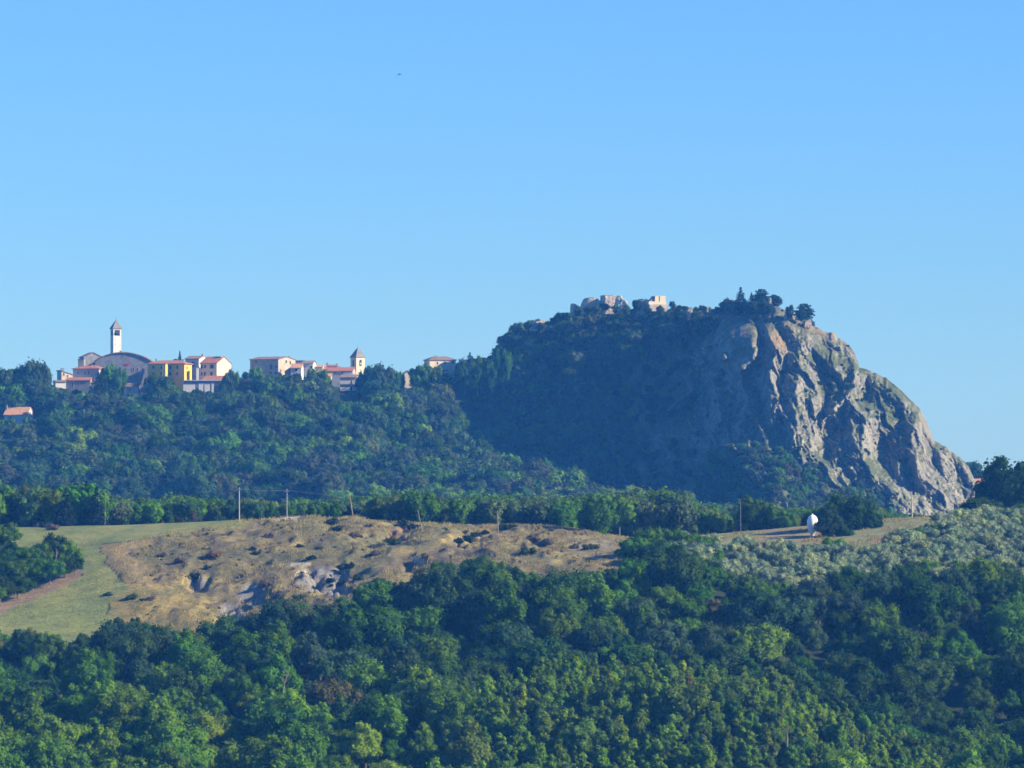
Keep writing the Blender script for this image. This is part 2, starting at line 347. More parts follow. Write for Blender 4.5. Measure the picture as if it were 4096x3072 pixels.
# ------------------------------------------------------------------ the limestone massif
S2 = 4096/2212.0
SIL = [(x*S2, y*S2) for x, y in [(930, 830), (985, 800), (1030, 783), (1072, 770), (1086, 742), (1108, 716), (1150, 703), (1195, 694), (1240, 676), (1300, 672), (1380, 672),
       (1450, 668), (1500, 668), (1560, 666), (1600, 664), (1650, 660), (1672, 660), (1690, 668), (1712, 680), (1750, 698), (1770, 712), (1800, 722), (1828, 738), (1846, 760),
       (1855, 782), (1853, 793), (1880, 801), (1915, 815), (1950, 845), (1985, 880), (2003, 915), (2014, 945), (2040, 963), (2070, 985), (2093, 1010), (2106, 1042), (2113, 1068), (2122, 1090), (2135, 1120)]]
CY = [(1700, 2490), (2050, 2470), (2400, 2450), (2800, 2425), (3100, 2385), (3400, 2375), (3700, 2370), (3950, 2355)]
BY = [(1700, 2410), (2050, 2400), (2400, 2385), (2650, 2335), (2850, 2278), (3000, 2238), (3100, 2222), (3250, 2222), (3400, 2236), (3700, 2285), (3850, 2312), (3950, 2330)]
RIDGES = [  # polyline, height m, left half-width px, right half-width px
 ([(3130, 1270), (3165, 1300), (3205, 1365), (3195, 1504), (3170, 1592), (3189, 1694), (3201, 1810)], 9, 60, 90),
 ([(3060, 1290), (3105, 1400), (3070, 1540), (3090, 1680)], 8, 40, 55), ([(2960, 1500), (3000, 1620), (2950, 1760)], 8, 40, 50), ([(2850, 1520), (2880, 1640), (2840, 1760)], 6, 35, 40),
 ([(3215, 1365), (3296, 1434), (3390, 1520)], 6, 30, 45),
 ([(3397, 1365), (3435, 1447), (3410, 1554), (3340, 1630), (3283, 1700)], 9, 40, 60),
 ([(3240, 1560), (3262, 1680), (3250, 1790)], 6, 22, 40),
 ([(3390, 1600), (3470, 1681), (3448, 1744), (3454, 1846), (3537, 1928), (3625, 2016)], 12, 75, 45),
 ([(3500, 1480), (3549, 1504), (3613, 1573), (3676, 1643), (3644, 1757), (3676, 1896), (3790, 1991)], 12, 60, 70),
 ([(3714, 1694), (3758, 1820), (3802, 1985)], 5, 25, 50),
 ([(3830, 1813), (3885, 1928), (3897, 1997)], 5, 30, 30),
 ([(3560, 1790), (3600, 1900), (3640, 1960)], 5, 25, 40),
 ([(3130, 1850), (3100, 1960), (3180, 2050)], 7, 50, 60),
 ([(2878, 1800), (2960, 1790), (3010, 1850), (3040, 1960)], 10, 70, 60),
 ([(2752, 1510), (2768, 1561), (2746, 1590), (2676, 1640)], 9, 14, 18),
 ([(2990, 1560), (3040, 1700), (3080, 1830)], 4, 35, 20),
 ([(2230, 1420), (2350, 1600), (2380, 1800)], 6, 90, 60), ([(2500, 1330), (2560, 1500), (2600, 1750)], 7, 80, 60)]
BUMPS = [(3030, 1985, 190, 175, 32, 1.6), (3370, 2060, 150, 110, 12, 1.6), (2950, 1375, 92, 125, 20, 6), (2805, 1447, 19, 25, 11, 3), (2888, 1430, 24, 24, 11, 3), (2860, 1490, 38, 22, 8, 2), (3045, 1420, 45, 40, 6, 2), (2640, 1330, 45, 40, 5, 2),
         (3180, 1290, 60, 40, 6, 2), (2290, 1920, 25, 25, 4, 2), (3300, 1745, 60, 110, -13, 1.8), (3535, 1840, 55, 120, -13, 1.8), (3450, 1560, 45, 70, -8, 1.8), (3640, 1880, 28, 110, -6, 1.8), (2900, 1640, 60, 110, 8, 1.6), (3350, 1330, 60, 40, -4, 1.6), (3600, 1640, 50, 40, -5, 2)]
nc, nrw = 640, 300
csx = np.linspace(1720, 3955, nc)
crest = interp(SIL, csx)+np.where(csx > 3050, 9, 4)*fbm(csx/26, csx*0, 4, 90)
basey = np.interp(csx, [1720, 2300, 3000, 3600, 3955], [2060, 2075, 2085, 2095, 2090])
cY = interp(CY, csx); bY = interp(BY, csx)
t = np.linspace(0, 1, nrw)[:, None]
SXg = np.repeat(csx[None, :], nrw, 0); SYg = basey+(crest-basey)*t
left_ = np.clip((2850-SXg)/300, 0, 1); gt = (1-left_)*t**0.85+left_*(0.5*t+0.5*t**5)
Yg = bY+(cY+40*left_-bY)*gt
def seg_relief(SX, SY, pts, h, wl, wr):
    best = np.zeros(SX.shape); n = len(pts)-1
    wob = 9*fbm(SY/30, SX/60, 3, 17); X = SX+wob
    for i in range(n):
        (x0, y0), (x1, y1) = pts[i], pts[i+1]; dx, dy = x1-x0, y1-y0; L2 = dx*dx+dy*dy
        u = np.clip(((X-x0)*dx+(SY-y0)*dy)/L2, 0, 1); px, py = x0+u*dx, y0+u*dy
        d = np.hypot(X-px, SY-py); side = np.where((X-px)*dy-(SY-py)*dx > 0, 1, -1)*(1 if dy >= 0 else -1)
        w = np.where(side > 0, wr, wl); e = np.clip((np.minimum(i+u, n-i-u)+0.6), 0, 1)
        best = np.maximum(best, h*np.clip(1-d/w, 0, 1)*e)
    return best
rel = np.zeros(SXg.shape)
for p_, h_, wl, wr in RIDGES:
    sr_ = seg_relief(SXg, SYg, p_, h_*1.35, wl, wr); rel = np.maximum(rel, sr_)+0.3*sr_
for x0, y0, rx, ry, a, pw in BUMPS:
    d = np.hypot((SXg-x0+6*fbm(SXg/20, SYg/20, 3, 3))/rx, (SYg-y0)/ry); rel = rel+a*np.clip(1-d**pw, 0, 1)**0.7
smooth_dome = np.clip(1.3-np.hypot((SXg-2950)/95, (SYg-1375)/130), 0, 1)
rw = np.clip((SXg-2650)/250, 0.25, 1)
sh = SXg-0.45*(SYg-1600)
wxx = sh+30*fbm(SXg/70, SYg/70, 3, 111); wyy = SYg+30*fbm(SXg/70+9, SYg/70, 3, 112)
nz = (ridged(wxx/85, wyy/190, 5, 41, 0.5)-0.5)*13+(ridged(wxx/34, wyy/52, 4, 43, 0.6)-0.5)*5+(ridged(SXg/15+wyy/90, SYg/19, 3, 45, 0.6)-0.5)*2.2+fbm(SXg/6, SYg/6, 2, 46)*0.7
smooth_dome = np.clip(1.55-np.hypot((SXg-2950)/105, (SYg-1375)/140), 0, 1); nz = nz*rw*(1-0.92*np.clip(smooth_dome*2, 0, 1))+fbm(SXg/90, SYg/90, 3, 47)*5*(1-rw)
taper = np.clip((1-t)*7, 0.12, 1)*np.clip(t*8+0.3, 0, 1)
Yg = Yg-(rel+nz)*taper
P = np.stack([(SXg-2048)/F*Yg, Yg, zat(SYg, Yg)], -1)
back = []
for dY, dz in ((5, -0.6), (12, -1.5), (22, -3), (36, -9), (55, -22), (85, -50), (130, -95), (180, -130)):
    Yb = P[-1, :, 1]+dY; x_ = P[-1, :, 0]
    zb = np.maximum(P[-1, :, 2]+dz+fbm(x_/9, Yb/9, 3, 8)*min(1.5, dY*0.08), -30)
    back.append(np.stack([x_, Yb, zb], -1))
P = np.concatenate([P, np.array(back)], 0)
SYx = np.concatenate([SYg, np.repeat(crest[None], len(back), 0)], 0); SXx = np.repeat(csx[None], P.shape[0], 0)
# how much scrub covers the limestone: a property of each place on the massif
veg = np.clip((2830-SXx)/220, 0, 1)*0.9
veg = np.maximum(veg, 1.15*np.exp(-(((SXx-3010)/200)**2+((SYx-1955)/125)**2)))
veg = np.maximum(veg, 0.8*np.exp(-(((SXx-3330)/150)**2+((SYx-2010)/60)**2)))
for (a_, b_, ra_, rb_, v_) in ((3500, 1590, 60, 50, 0.9), (3560, 1650, 45, 40, 0.8), (3330, 1560, 50, 40, 0.6), (3300, 1440, 60, 25, 0.7), (3480, 1900, 40, 90, 0.45), (3250, 1900, 60, 60, 0.6), (3480, 2010, 90, 40, 0.8), (3260, 1990, 110, 70, 0.9), (3400, 1480, 30, 40, 0.5), (3620, 1760, 30, 30, 0.4)):
    veg = np.maximum(veg, v_*np.exp(-(((SXx-a_)/ra_)**2+((SYx-b_)/rb_)**2)))
veg = np.maximum(veg, 0.55*np.exp(-(((SXx-3560)/45)**2+((SYx-1610)/75)**2)))
veg = veg*(1-np.clip(smooth_dome[:1].max()*0, 0, 1))
dome_full = np.clip(1.25-np.hypot((SXx-2950)/95, (SYx-1375)/130), 0, 1); veg = veg*(1-np.clip(dome_full*4, 0, 1))
for (a, b, r_) in ((2805, 1447, 24), (2888, 1430, 28), (2750, 1540, 26), (2765, 1575, 22), (2035, 1480, 30), (1960, 1560, 26), (2380, 1850, 34), (2130, 1420, 40), (2290, 1915, 20), (2690, 1630, 26), (2650, 1760, 60), (2800, 1650, 50), (2880, 1560, 45), (3000, 1600, 60), (2560, 1880, 30), (3080, 1500, 35)):
    veg = veg*(1-0.95*np.exp(-(((SXx-a)/r_)**2+((SYx-b)/r_)**2)))
dry = np.exp(-(((SXx-3100)/60)**2+((SYx-1370)/45)**2))+0.9*np.exp(-(((SXx-3330)/150)**2+((SYx-1335-0.35*(SXx-3330))/20)**2))+0.8*np.exp(-(((SXx-2960)/90)**2+((SYx-1262)/9)**2))
rm, rt_, rp = nodes("limestone_cliff")
va = rt_.nodes.new("ShaderNodeAttribute"); va.attribute_name = "scrub"; rtc = rt_.nodes.new("ShaderNodeTexCoord"); geo = rt_.nodes.new("ShaderNodeNewGeometry")
mp = rt_.nodes.new("ShaderNodeMapping"); mp.inputs["Scale"].default_value = (1, 1, 0.5); rt_.links.new(rtc.outputs["Object"], mp.inputs[0])
n1 = noise_node(rt_, 0.16, 7, mp.outputs[0], 0.68); n2 = noise_node(rt_, 0.7, 5, mp.outputs[0], 0.7); n3 = noise_node(rt_, 0.11, 6, rtc.outputs["Object"], 0.75)
vo = rt_.nodes.new("ShaderNodeTexVoronoi"); vo.feature = 'DISTANCE_TO_EDGE'; vo.inputs["Scale"].default_value = 0.22; rt_.links.new(mp.outputs[0], vo.inputs["Vector"])
rk = ramp(rt_, n1.outputs[0], [(0.28, (0.12, 0.12, 0.105)), (0.45, (0.225, 0.215, 0.175)), (0.6, (0.32, 0.30, 0.23)), (0.75, (0.46, 0.41, 0.28))])
rk2 = ramp(rt_, n2.outputs[0], [(0.3, (0.58,)*3), (0.7, (1.35,)*3)]); cr = ramp(rt_, vo.outputs[0], [(0.0, (0.5,)*3), (0.07, (1, 1, 1))])
rc = mix(rt_, mix(rt_, rk.outputs[0], rk2.outputs[0], 1.0, 'MULTIPLY'), cr.outputs[0], 0.7, 'MULTIPLY')
sep = rt_.nodes.new("ShaderNodeSeparateXYZ"); rt_.links.new(geo.outputs["Normal"], sep.inputs[0])
sc = rt_.nodes.new("ShaderNodeSeparateColor"); rt_.links.new(va.outputs[0], sc.inputs[0])
def math_(t_, op, a, b, clamp=False):
    n = t_.nodes.new("ShaderNodeMath"); n.operation = op; n.use_clamp = clamp
    for i, v in enumerate((a, b)):
        if hasattr(v, "is_output"): t_.links.new(v, n.inputs[i])
        else: n.inputs[i].default_value = v
    return n.outputs[0]
up = math_(rt_, 'MULTIPLY', math_(rt_, 'SUBTRACT', sep.outputs[2], 0.42), 1.6)
vm = math_(rt_, 'ADD', math_(rt_, 'MULTIPLY', math_(rt_, 'SUBTRACT', n3.outputs[0], 0.50), 5.0), math_(rt_, 'MULTIPLY', sc.outputs[0], 3.0))
vm = math_(rt_, 'ADD', vm, up, True)
vg = ramp(rt_, n2.outputs[0], [(0.3, (0.045, 0.065, 0.022)), (0.5, (0.085, 0.11, 0.038)), (0.72, (0.17, 0.165, 0.065))])
c = mix(rt_, rc, vg.outputs[0], vm)
dg = ramp(rt_, n2.outputs[0], [(0.3, (0.22, 0.15, 0.07)), (0.7, (0.38, 0.27, 0.13))])
c = mix(rt_, c, dg.outputs[0], math_(rt_, 'MULTIPLY', sc.outputs[1], 0.9, True))
rt_.links.new(c, rp.inputs["Base Color"]); rp.inputs["Roughness"].default_value = 0.95
hh = math_(rt_, 'ADD', n2.outputs[0], math_(rt_, 'MULTIPLY', n1.outputs[0], 2.0)); bump(rt_, rp, hh, 1.3)
me = mesh_np("rock_hill", P.reshape(-1, 3), grid_faces(P.shape[0], nc), rm, False)
ca = me.color_attributes.new("scrub", 'FLOAT_COLOR', 'POINT')
ca.data.foreach_set("color", np.stack([veg, np.clip(dry, 0, 1), veg*0, veg*0+1], -1).astype(np.float32).ravel())
tag(link(bpy.data.objects.new("rock_hill", me)), kind='structure')
def rock_pt(sx, sy):
    j = int(np.clip(round((sx-csx[0])/(csx[1]-csx[0])), 0, nc-1)); i = int(np.clip(round((basey[j]-sy)/(basey[j]-crest[j])*(nrw-1)), 0, nrw-1))
    return Vector(P[i, j])

# ------------------------------------------------------------------ tree shapes
def icosphere():
    import bmesh
    bm = bmesh.new(); bmesh.ops.create_icosphere(bm, subdivisions=2, radius=1.0)
    V = np.array([v.co[:] for v in bm.verts]); Fc = np.array([[v.index for v in f.verts] for f in bm.faces]); bm.free(); return V, Fc
ICO_V, ICO_F = icosphere()
def leaves(P_, N_, size, g):
    n = len(P_); r = g.normal(size=(n, 3)); a = np.cross(N_, r); a /= np.linalg.norm(a, axis=1)[:, None]+1e-9; b = np.cross(N_, a)
    s = (size*g.uniform(0.6, 1.35, n))[:, None]; e = g.uniform(0.55, 1.0, n)[:, None]
    V = np.stack([P_-a*s, P_-b*s*e, P_+a*s, P_+b*s*e], 1).reshape(-1, 3)
    return V, np.arange(4*n).reshape(-1, 4)
def crown_mesh(name, seed, Rr, H, z0, nl, nleaf, leaf, pointy=0.0, lobe=(0.24, 0.40)):
    g = np.random.default_rng(seed); C = []; Rl = []
    for i in range(nl):
        d = g.normal(size=3); d /= np.linalg.norm(d); k = g.uniform(0.35, 0.92)
        zz = d[2]; taper_ = 1-pointy*max(0, zz*0.8)
        C.append((d[0]*k*Rr*taper_*(0.8 if zz < -0.4 else 1), d[1]*k*Rr*taper_, z0+H/2+zz*k*H/2)); Rl.append(Rr*g.uniform(*lobe)*(1-0.35*pointy*max(0, zz)))
    C = np.array(C); Rl = np.array(Rl); VV = []; FF = []; nv = 0
    tri = []
    for c_, r_ in zip(C, Rl):
        V = ICO_V*(0.72*r_)*(1+0.22*g.normal(size=(len(ICO_V), 1)))+c_; VV.append(V); tri.append(ICO_F+nv); nv += len(V)
    w = Rl**2/np.sum(Rl**2); pts = []; nor = []
    for c_, r_, q in zip(C, Rl, w):
        n = int(nleaf*q*1.25); d = g.normal(size=(n, 3)); d /= np.linalg.norm(d, axis=1)[:, None]
        p_ = c_+d*(r_*(0.78+g.gamma(2.0, 0.13, n)))[:, None]
        keep = np.ones(n, bool)
        for c2, r2 in zip(C, Rl):
            if c2 is not c_: keep &= (np.linalg.norm(p_-c2, axis=1) > 0.8*r2)
        pts.append(p_[keep]); nn = d[keep]+g.normal(size=(keep.sum(), 3))*0.45+np.array([0, 0, 0.25]); nor.append(nn/np.linalg.norm(nn, axis=1)[:, None])
    LV, LF = leaves(np.concatenate(pts), np.concatenate(nor), leaf, g)
    T = np.concatenate(tri); T4 = np.concatenate([T, T[:, 2:3]], 1)      # triangles first, quads after
    V = np.concatenate(VV+[LV]); me = bpy.data.meshes.new(name)
    nt, nq = len(T), len(LF); me.vertices.add(len(V)); me.vertices.foreach_set("co", V.astype(np.float32).ravel())
    li = np.concatenate([T.ravel(), (LF+nv).ravel()]).astype(np.int32); me.loops.add(len(li)); me.loops.foreach_set("vertex_index", li)
    me.polygons.add(nt+nq); me.polygons.foreach_set("loop_start", np.concatenate([np.arange(nt)*3, nt*3+np.arange(nq)*4]).astype(np.int32))
    me.polygons.foreach_set("loop_total", np.concatenate([np.full(nt, 3), np.full(nq, 4)]).astype(np.int32)); me.update(calc_edges=True)
    me.materials.append(LEAF); return me
def trunk_mesh(name, h, r, seed, mat, spread=0.35):
    g = random.Random(seed); mb = MB(); top = h*0.78
    mb.tube([(0, 0, -1.5), (g.uniform(-.2, .2), g.uniform(-.2, .2), h*0.35), (g.uniform(-.4, .4), g.uniform(-.4, .4), top)], [r, r*0.75, r*0.25], 7)
    for k in range(5):
        a = g.uniform(0, 6.28); z = h*g.uniform(0.28, 0.6); L = h*spread*g.uniform(0.7, 1.1)
        mb.tube([(0, 0, z), (math.cos(a)*L*0.5, math.sin(a)*L*0.5, z+L*0.45), (math.cos(a)*L, math.sin(a)*L, z+L*0.8)], [r*0.4, r*0.25, r*0.08], 5)
    return mb.mesh(name, mat)
def conifer_mesh(name, seed, h, r, tiers, per, leaf=0.5, droop=0.25, umbrella=False, z0=0.12):
    g = np.random.default_rng(seed); P_ = []; N_ = []
    for k in range(tiers):
        f = k/(tiers-1); z = h*(z0+(1-z0)*f)
        rr = r*((1-f)**0.85+0.03) if not umbrella else r*(0.55+0.45*math.sin(f*3.0))*(1-f*f*0.45)
        nb_ = max(4, int(per*(0.4+0.6*(1-f))))
        for b in range(nb_):
            a = g.uniform(0, 6.283); L = rr*g.uniform(0.65, 1.12); m = max(3, int(L*5))
            s = np.sqrt(np.linspace(0.08, 1, m)); lat = g.normal(size=m)*0.16*L*s*0.8
            x = np.cos(a)*s*L-np.sin(a)*lat; y = np.sin(a)*s*L+np.cos(a)*lat; zz = z-droop*L*s**1.5+g.normal(size=m)*0.14+(0.12*L if umbrella else 0)
            P_.append(np.stack([x, y, zz], 1)); n = g.normal(size=(m, 3))*0.55+np.array([math.cos(a)*0.3, math.sin(a)*0.3, 0.9]); N_.append(n/np.linalg.norm(n, axis=1)[:, None])
    V, Fc = leaves(np.concatenate(P_), np.concatenate(N_), leaf, g)
    return mesh_np(name, V, Fc, LEAF)
NEAR = [crown_mesh("crown_broad", 100+i, [4.6, 5.0, 4.1, 5.3, 4.4, 3.6][i], [7.5, 7.2, 8.5, 8.0, 6.6, 9.5][i], [1.6, 1.4, 1.6, 1.5, 1.2, 1.5][i], 62, 8200, 0.21, [0.1, 0.0, 0.5, 0.2, 0.1, 0.8][i], (0.15, 0.31)) for i in range(6)]
NEAR_H = [9.1, 8.6, 10.1, 9.5, 7.8, 11.0]
YOUNG = [crown_mesh('crown_young', 160+i, [2.1, 1.8, 2.5][i], [7.2, 7.8, 6.4][i], 0.8, 22, 2400, 0.20, [0.8, 0.9, 0.6][i], (0.2, 0.36)) for i in range(3)]
YOUNG_H = [8.1, 8.7, 7.4]
FARC = [crown_mesh("crown_far", 200+i, [4.4, 4.9, 3.7, 5.0, 4.2][i], [7.6, 7.0, 8.8, 8.0, 6.6][i], 1.3, 34, 2600, 0.36, [0.1, 0.0, 0.6, 0.2, 0.3][i], (0.2, 0.36)) for i in range(5)]
FAR_H = [8.9, 8.3, 10.1, 9.3, 7.9]
TRUNK = [trunk_mesh("trunk", 8.0, 0.24, i, M['bark']) for i in range(3)]
BUSH = [crown_mesh("bush_crown", 300+i, 1.5, 1.9, -0.1, 12, 620, 0.17, 0.1, (0.3, 0.5)) for i in range(3)]
OLIVE = [crown_mesh("olive_crown", 320+i, 2.6, 3.6, 0.7, 20, 2200, 0.17, 0.1) for i in range(3)]
SPRUCE = [conifer_mesh("spruce_crown", 340+i, 12.0, 3.0, 20, 15, 0.34) for i in range(2)]
PINE = [conifer_mesh("pine_crown", 350+i, 8.5, 4.6, 9, 22, 0.40, 0.05, True, 0.28) for i in range(2)]
STEM = MB().tube([(0, 0, -1.5), (0.1, 0, 5.5), (0, 0.1, 9.5)], [0.22, 0.14, 0.04], 7).mesh("stem", M['bark'])
def jit(c, s=0.15, hue=1.0):
    k = rnd.uniform(1-s, 1+s); r_ = 1+hue*rnd.uniform(-0.14, 0.20); return [max(0.004, x*k*h_*rnd.uniform(1-s*0.4, 1+s*0.4)) for x, h_ in zip(c, (r_, 1.0, 1+hue*rnd.uniform(-0.2, 0.3)))]
def tree(name, label, cat, group, loc, crown, trunk, sc, rz, tint_, zs=None):
    o = empty(name, loc, rz, label=label, cat=cat, group=group); o.scale = (sc, sc, (zs or sc))
    c_ = link(bpy.data.objects.new("crown", crown), o); c_["tint"] = tint_
    if trunk: link(bpy.data.objects.new("trunk", trunk), o)
    return o
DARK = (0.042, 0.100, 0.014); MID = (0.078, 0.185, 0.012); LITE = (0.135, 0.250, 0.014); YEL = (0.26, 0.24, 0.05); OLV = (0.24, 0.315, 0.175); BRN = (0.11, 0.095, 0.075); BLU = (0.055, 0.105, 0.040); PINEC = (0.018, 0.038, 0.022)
stuff_pts = []     # (x, y, z, scale, rot, idx, tint)   idx into PROTOS
# ---- canopy outlines measured on the photograph
FG_TOP = [(x*S2, y*S2) for x, y in [(-400, 1350), (0, 1352), (60, 1350), (140, 1372), (200, 1348), (270, 1312), (330, 1335), (380, 1362), (430, 1340), (520, 1330), (560, 1292), (620, 1288), (700, 1302), (745, 1268), (770, 1250), (830, 1240), (860, 1250),
          (900, 1222), (1000, 1200), (1060, 1188), (1120, 1222), (1200, 1232), (1290, 1225), (1340, 1205), (1360, 1170), (1450, 1165), (1530, 1200), (1620, 1240), (1720, 1260), (1800, 1226), (1900, 1208), (2000, 1212), (2100, 1200), (2212, 1215), (2600, 1210)]]
FAR_TOP = [(-300, 1500), (0, 1488), (60, 1478), (85, 1466), (105, 1490), (120, 1450), (150, 1448), (178, 1455), (190, 1468), (212, 1480), (222, 1528), (262, 1550), (290, 1552), (318, 1548), (360, 1570), (395, 1572), (408, 1482), (440, 1460), (480, 1470), (496, 1575), (552, 1580), (562, 1520), (590, 1500), (640, 1503), (700, 1512),
           (735, 1535), (745, 1555), (860, 1560), (885, 1552), (905, 1500), (920, 1488), (948, 1492), (965, 1516), (978, 1518), (990, 1488), (1010, 1478), (1060, 1488), (1110, 1500), (1160, 1492), (1200, 1495), (1250, 1476), (1290, 1482), (1335, 1500), (1352, 1530), (1360, 1600), (1428, 1605), (1438, 1502), (1460, 1485),
           (1490, 1468), (1530, 1463), (1560, 1476), (1585, 1486), (1606, 1480), (1614, 1535), (1645, 1550), (1655, 1492), (1680, 1462), (1700, 1462), (1730, 1468), (1790, 1475), (1830, 1466), (1860, 1442), (1885, 1410), (1905, 1430), (1950, 1438), (1990, 1434), (2020, 1388), (2060, 1340), (2300, 1240)]
MID_TOP = [(-300, 1920), (0, 1930), (60, 1950), (120, 1935), (200, 1955), (330, 1925), (400, 1945), (500, 2000), (700, 1985), (900, 1990), (1100, 2000), (1500, 1985), (1700, 1955), (1760, 1990), (2000, 1985), (2200, 1995), (2300, 1985), (2400, 1985), (2500, 1965), (2640, 1960), (2720, 1960), (2780, 2010), (2900, 2050), (3000, 2000), (3070, 2010),
           (3130, 2045), (3250, 2035), (3380, 1990), (3480, 2030), (3600, 2060), (3680, 2100), (3760, 2075), (3850, 2050), (3900, 2030), (3960, 2010), (4096, 1980), (4500, 1960)]
def topline(L, q, half):
    return max(float(interp(L, q+d)) for d in (-half, -half*0.5, 0, half*0.5, half))
fg = []
def jgrid(x0, x1, y0, y1, s, f=0.42):
    y = y0
    row = 0
    while y < y1:
        x = x0+(s*0.5 if row % 2 else 0)
        while x < x1:
            yield x+rnd.uniform(-f, f)*s, y+rnd.uniform(-f, f)*s
            x += s
        y += s*0.87; row += 1
def fgspots():
    for x, Y in jgrid(-180, 180, 985, 1218, 7.6): yield x, Y, 0
    for x, Y in jgrid(-20, 92, 985, 1090, 3.5): yield x, Y, 1
for x, Y, extra in fgspots():
    q = 2048+F*x/Y
    if q < -900 or q > 5000: continue
    z = gpt(x, Y); k = rnd.randrange(6); sc_ = rnd.choice([0.55, 0.65, 0.75, 0.85, 0.95, 1.2])*rnd.uniform(0.92, 1.08)
    sx_, sy_ = proj(x, Y, z)
    if sy_ > 3500: continue
    # knoll in the lower middle: younger, lighter, more upright trees
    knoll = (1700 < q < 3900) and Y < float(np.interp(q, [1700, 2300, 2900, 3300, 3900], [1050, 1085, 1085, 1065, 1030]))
    if extra and not knoll: continue
    if Y > 1198 and q < 2500: continue
    if extra: k = 6+rnd.randrange(3); sc_ = rnd.uniform(0.6, 1.15)
    elif knoll and rnd.random() < 0.75: continue
    HH = NEAR_H+YOUNG_H
    H = HH[k]*sc_; top = proj(x, Y, z+H)[1]
    lim = topline(FG_TOP, q, 45)
    if top < lim:
        zl = float(zat(lim+rnd.uniform(0, 14), Y)); s2 = (zl-z)/HH[k]
        if s2 < 0.42: continue
        sc_ = s2
    if Y > 1172 and poly_mask(np.array(q), np.array(sy_), GREEN): continue
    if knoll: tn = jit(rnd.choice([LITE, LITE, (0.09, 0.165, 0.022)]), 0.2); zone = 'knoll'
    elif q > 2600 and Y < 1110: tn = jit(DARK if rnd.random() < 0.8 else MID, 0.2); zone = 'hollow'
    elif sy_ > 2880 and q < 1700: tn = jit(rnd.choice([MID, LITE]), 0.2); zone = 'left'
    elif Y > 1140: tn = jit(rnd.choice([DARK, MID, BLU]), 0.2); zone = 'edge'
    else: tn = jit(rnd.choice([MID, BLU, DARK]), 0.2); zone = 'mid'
    if rnd.random() < 0.01: tn = jit((0.11, 0.12, 0.03), 0.2)
    fg.append((Y, x, z, k, sc_, tn, zone, q, sy_))
fg.sort()
LAB = {'knoll': ("young light green tree on the low knoll in the near wood", "young trees on the near knoll"),
       'hollow': ("dark tree in the shaded hollow beyond the near knoll", "trees in the dark hollow"),
       'left': ("bushy green tree in the wood along the bottom left", "trees of the bottom left wood"),
       'edge': ("dark tree along the upper edge of the near wood below the dry slope", "trees on the upper edge of the near wood"),
       'mid': ("dense green tree in the middle of the near wooded slope", "trees in the middle of the near wood")}
PR_NEAR = 0
vis = [f for f in fg if -60 < f[7] < 4156 and f[8] < 3200]
RAD = [4.6, 5.0, 4.1, 5.3, 4.4, 3.6, 2.1, 1.8, 2.5]
vis = sorted(vis, key=lambda f: -f[4]*RAD[f[3]]/f[0])
chosen = set(id(f) for f in vis[:262])
for f in fg:
    Y, x, z, k, s, tn, zone, q, sy_ = f
    if id(f) in chosen:
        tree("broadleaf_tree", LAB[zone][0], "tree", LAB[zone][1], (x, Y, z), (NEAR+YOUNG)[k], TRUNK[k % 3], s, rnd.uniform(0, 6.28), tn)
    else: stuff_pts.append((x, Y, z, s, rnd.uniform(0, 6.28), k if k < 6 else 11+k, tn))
# ---- distant wooded slope under the village
for x, Y in jgrid(-400, 40, 2150, 2520, 9.0):
    q = 2048+F*x/Y
    if q < -1200 or q > 2330: continue
    z = gpt(x, Y); k = rnd.randrange(5); s = rnd.choice([0.75, 0.95, 1.1, 1.3, 1.5])*rnd.uniform(0.9, 1.1)
    if q > 1850 and Y > 2380: continue
    if Y > 2440 and q < 1650 and rnd.random() < 0.35: s *= 0.7
    lim = topline(FAR_TOP, q, 40*s)
    if 2250 < Y < 2392 and -60 < q < 200 and proj(x, Y, z+(FAR_H[k]+1)*s)[1] < 1675: continue
    top = proj(x, Y, z+FAR_H[k]*s)[1]
    if top < lim:
        s2 = (float(zat(lim+rnd.uniform(0, 8), Y))-z)/FAR_H[k]
        if s2 < 0.3: continue
        s = s2
    tn = jit(rnd.choice([MID, BLU, BLU, DARK, (0.06, 0.085, 0.045)]), 0.25)
    if rnd.random() < 0.05: tn = jit(LITE, 0.2)
    if q < 1300 and rnd.random() < 0.004: tn = jit((0.2, 0.19, 0.06), 0.1)
    stuff_pts.append((x, Y, z, s, rnd.uniform(0, 6.28), 6+k, tn))
# ---- trees between the fields and the foot of the rock
for x, Y in jgrid(-220, 260, 1334, 1700, 7.6):
    q = 2048+F*x/Y
    if q < -900 or q > 5100: continue
    if Y > 1480 and q < 1500: continue
    z = gpt(x, Y); k = rnd.randrange(5); s = rnd.uniform(0.9, 1.6)
    lim = topline(MID_TOP, q, 25); top = proj(x, Y, z+FAR_H[k]*s)[1]
    if top < lim:
        s2 = (float(zat(lim+rnd.uniform(0, 25), Y))-z)/FAR_H[k]
        if s2 < 0.25: continue
        s = s2
    dens = 0.85 if q < 1700 else 0.92
    if rnd.random() > dens: continue
    tn = jit(rnd.choice([MID, (0.075, 0.15, 0.05), MID, (0.10, 0.16, 0.055)]), 0.25)
    if 550 < q < 950 and rnd.random() < 0.35 and Y < 1400: tn = jit(BRN, 0.15); s *= 0.6
    stuff_pts.append((x, Y, z, s, rnd.uniform(0, 6.28), 6+k, tn))
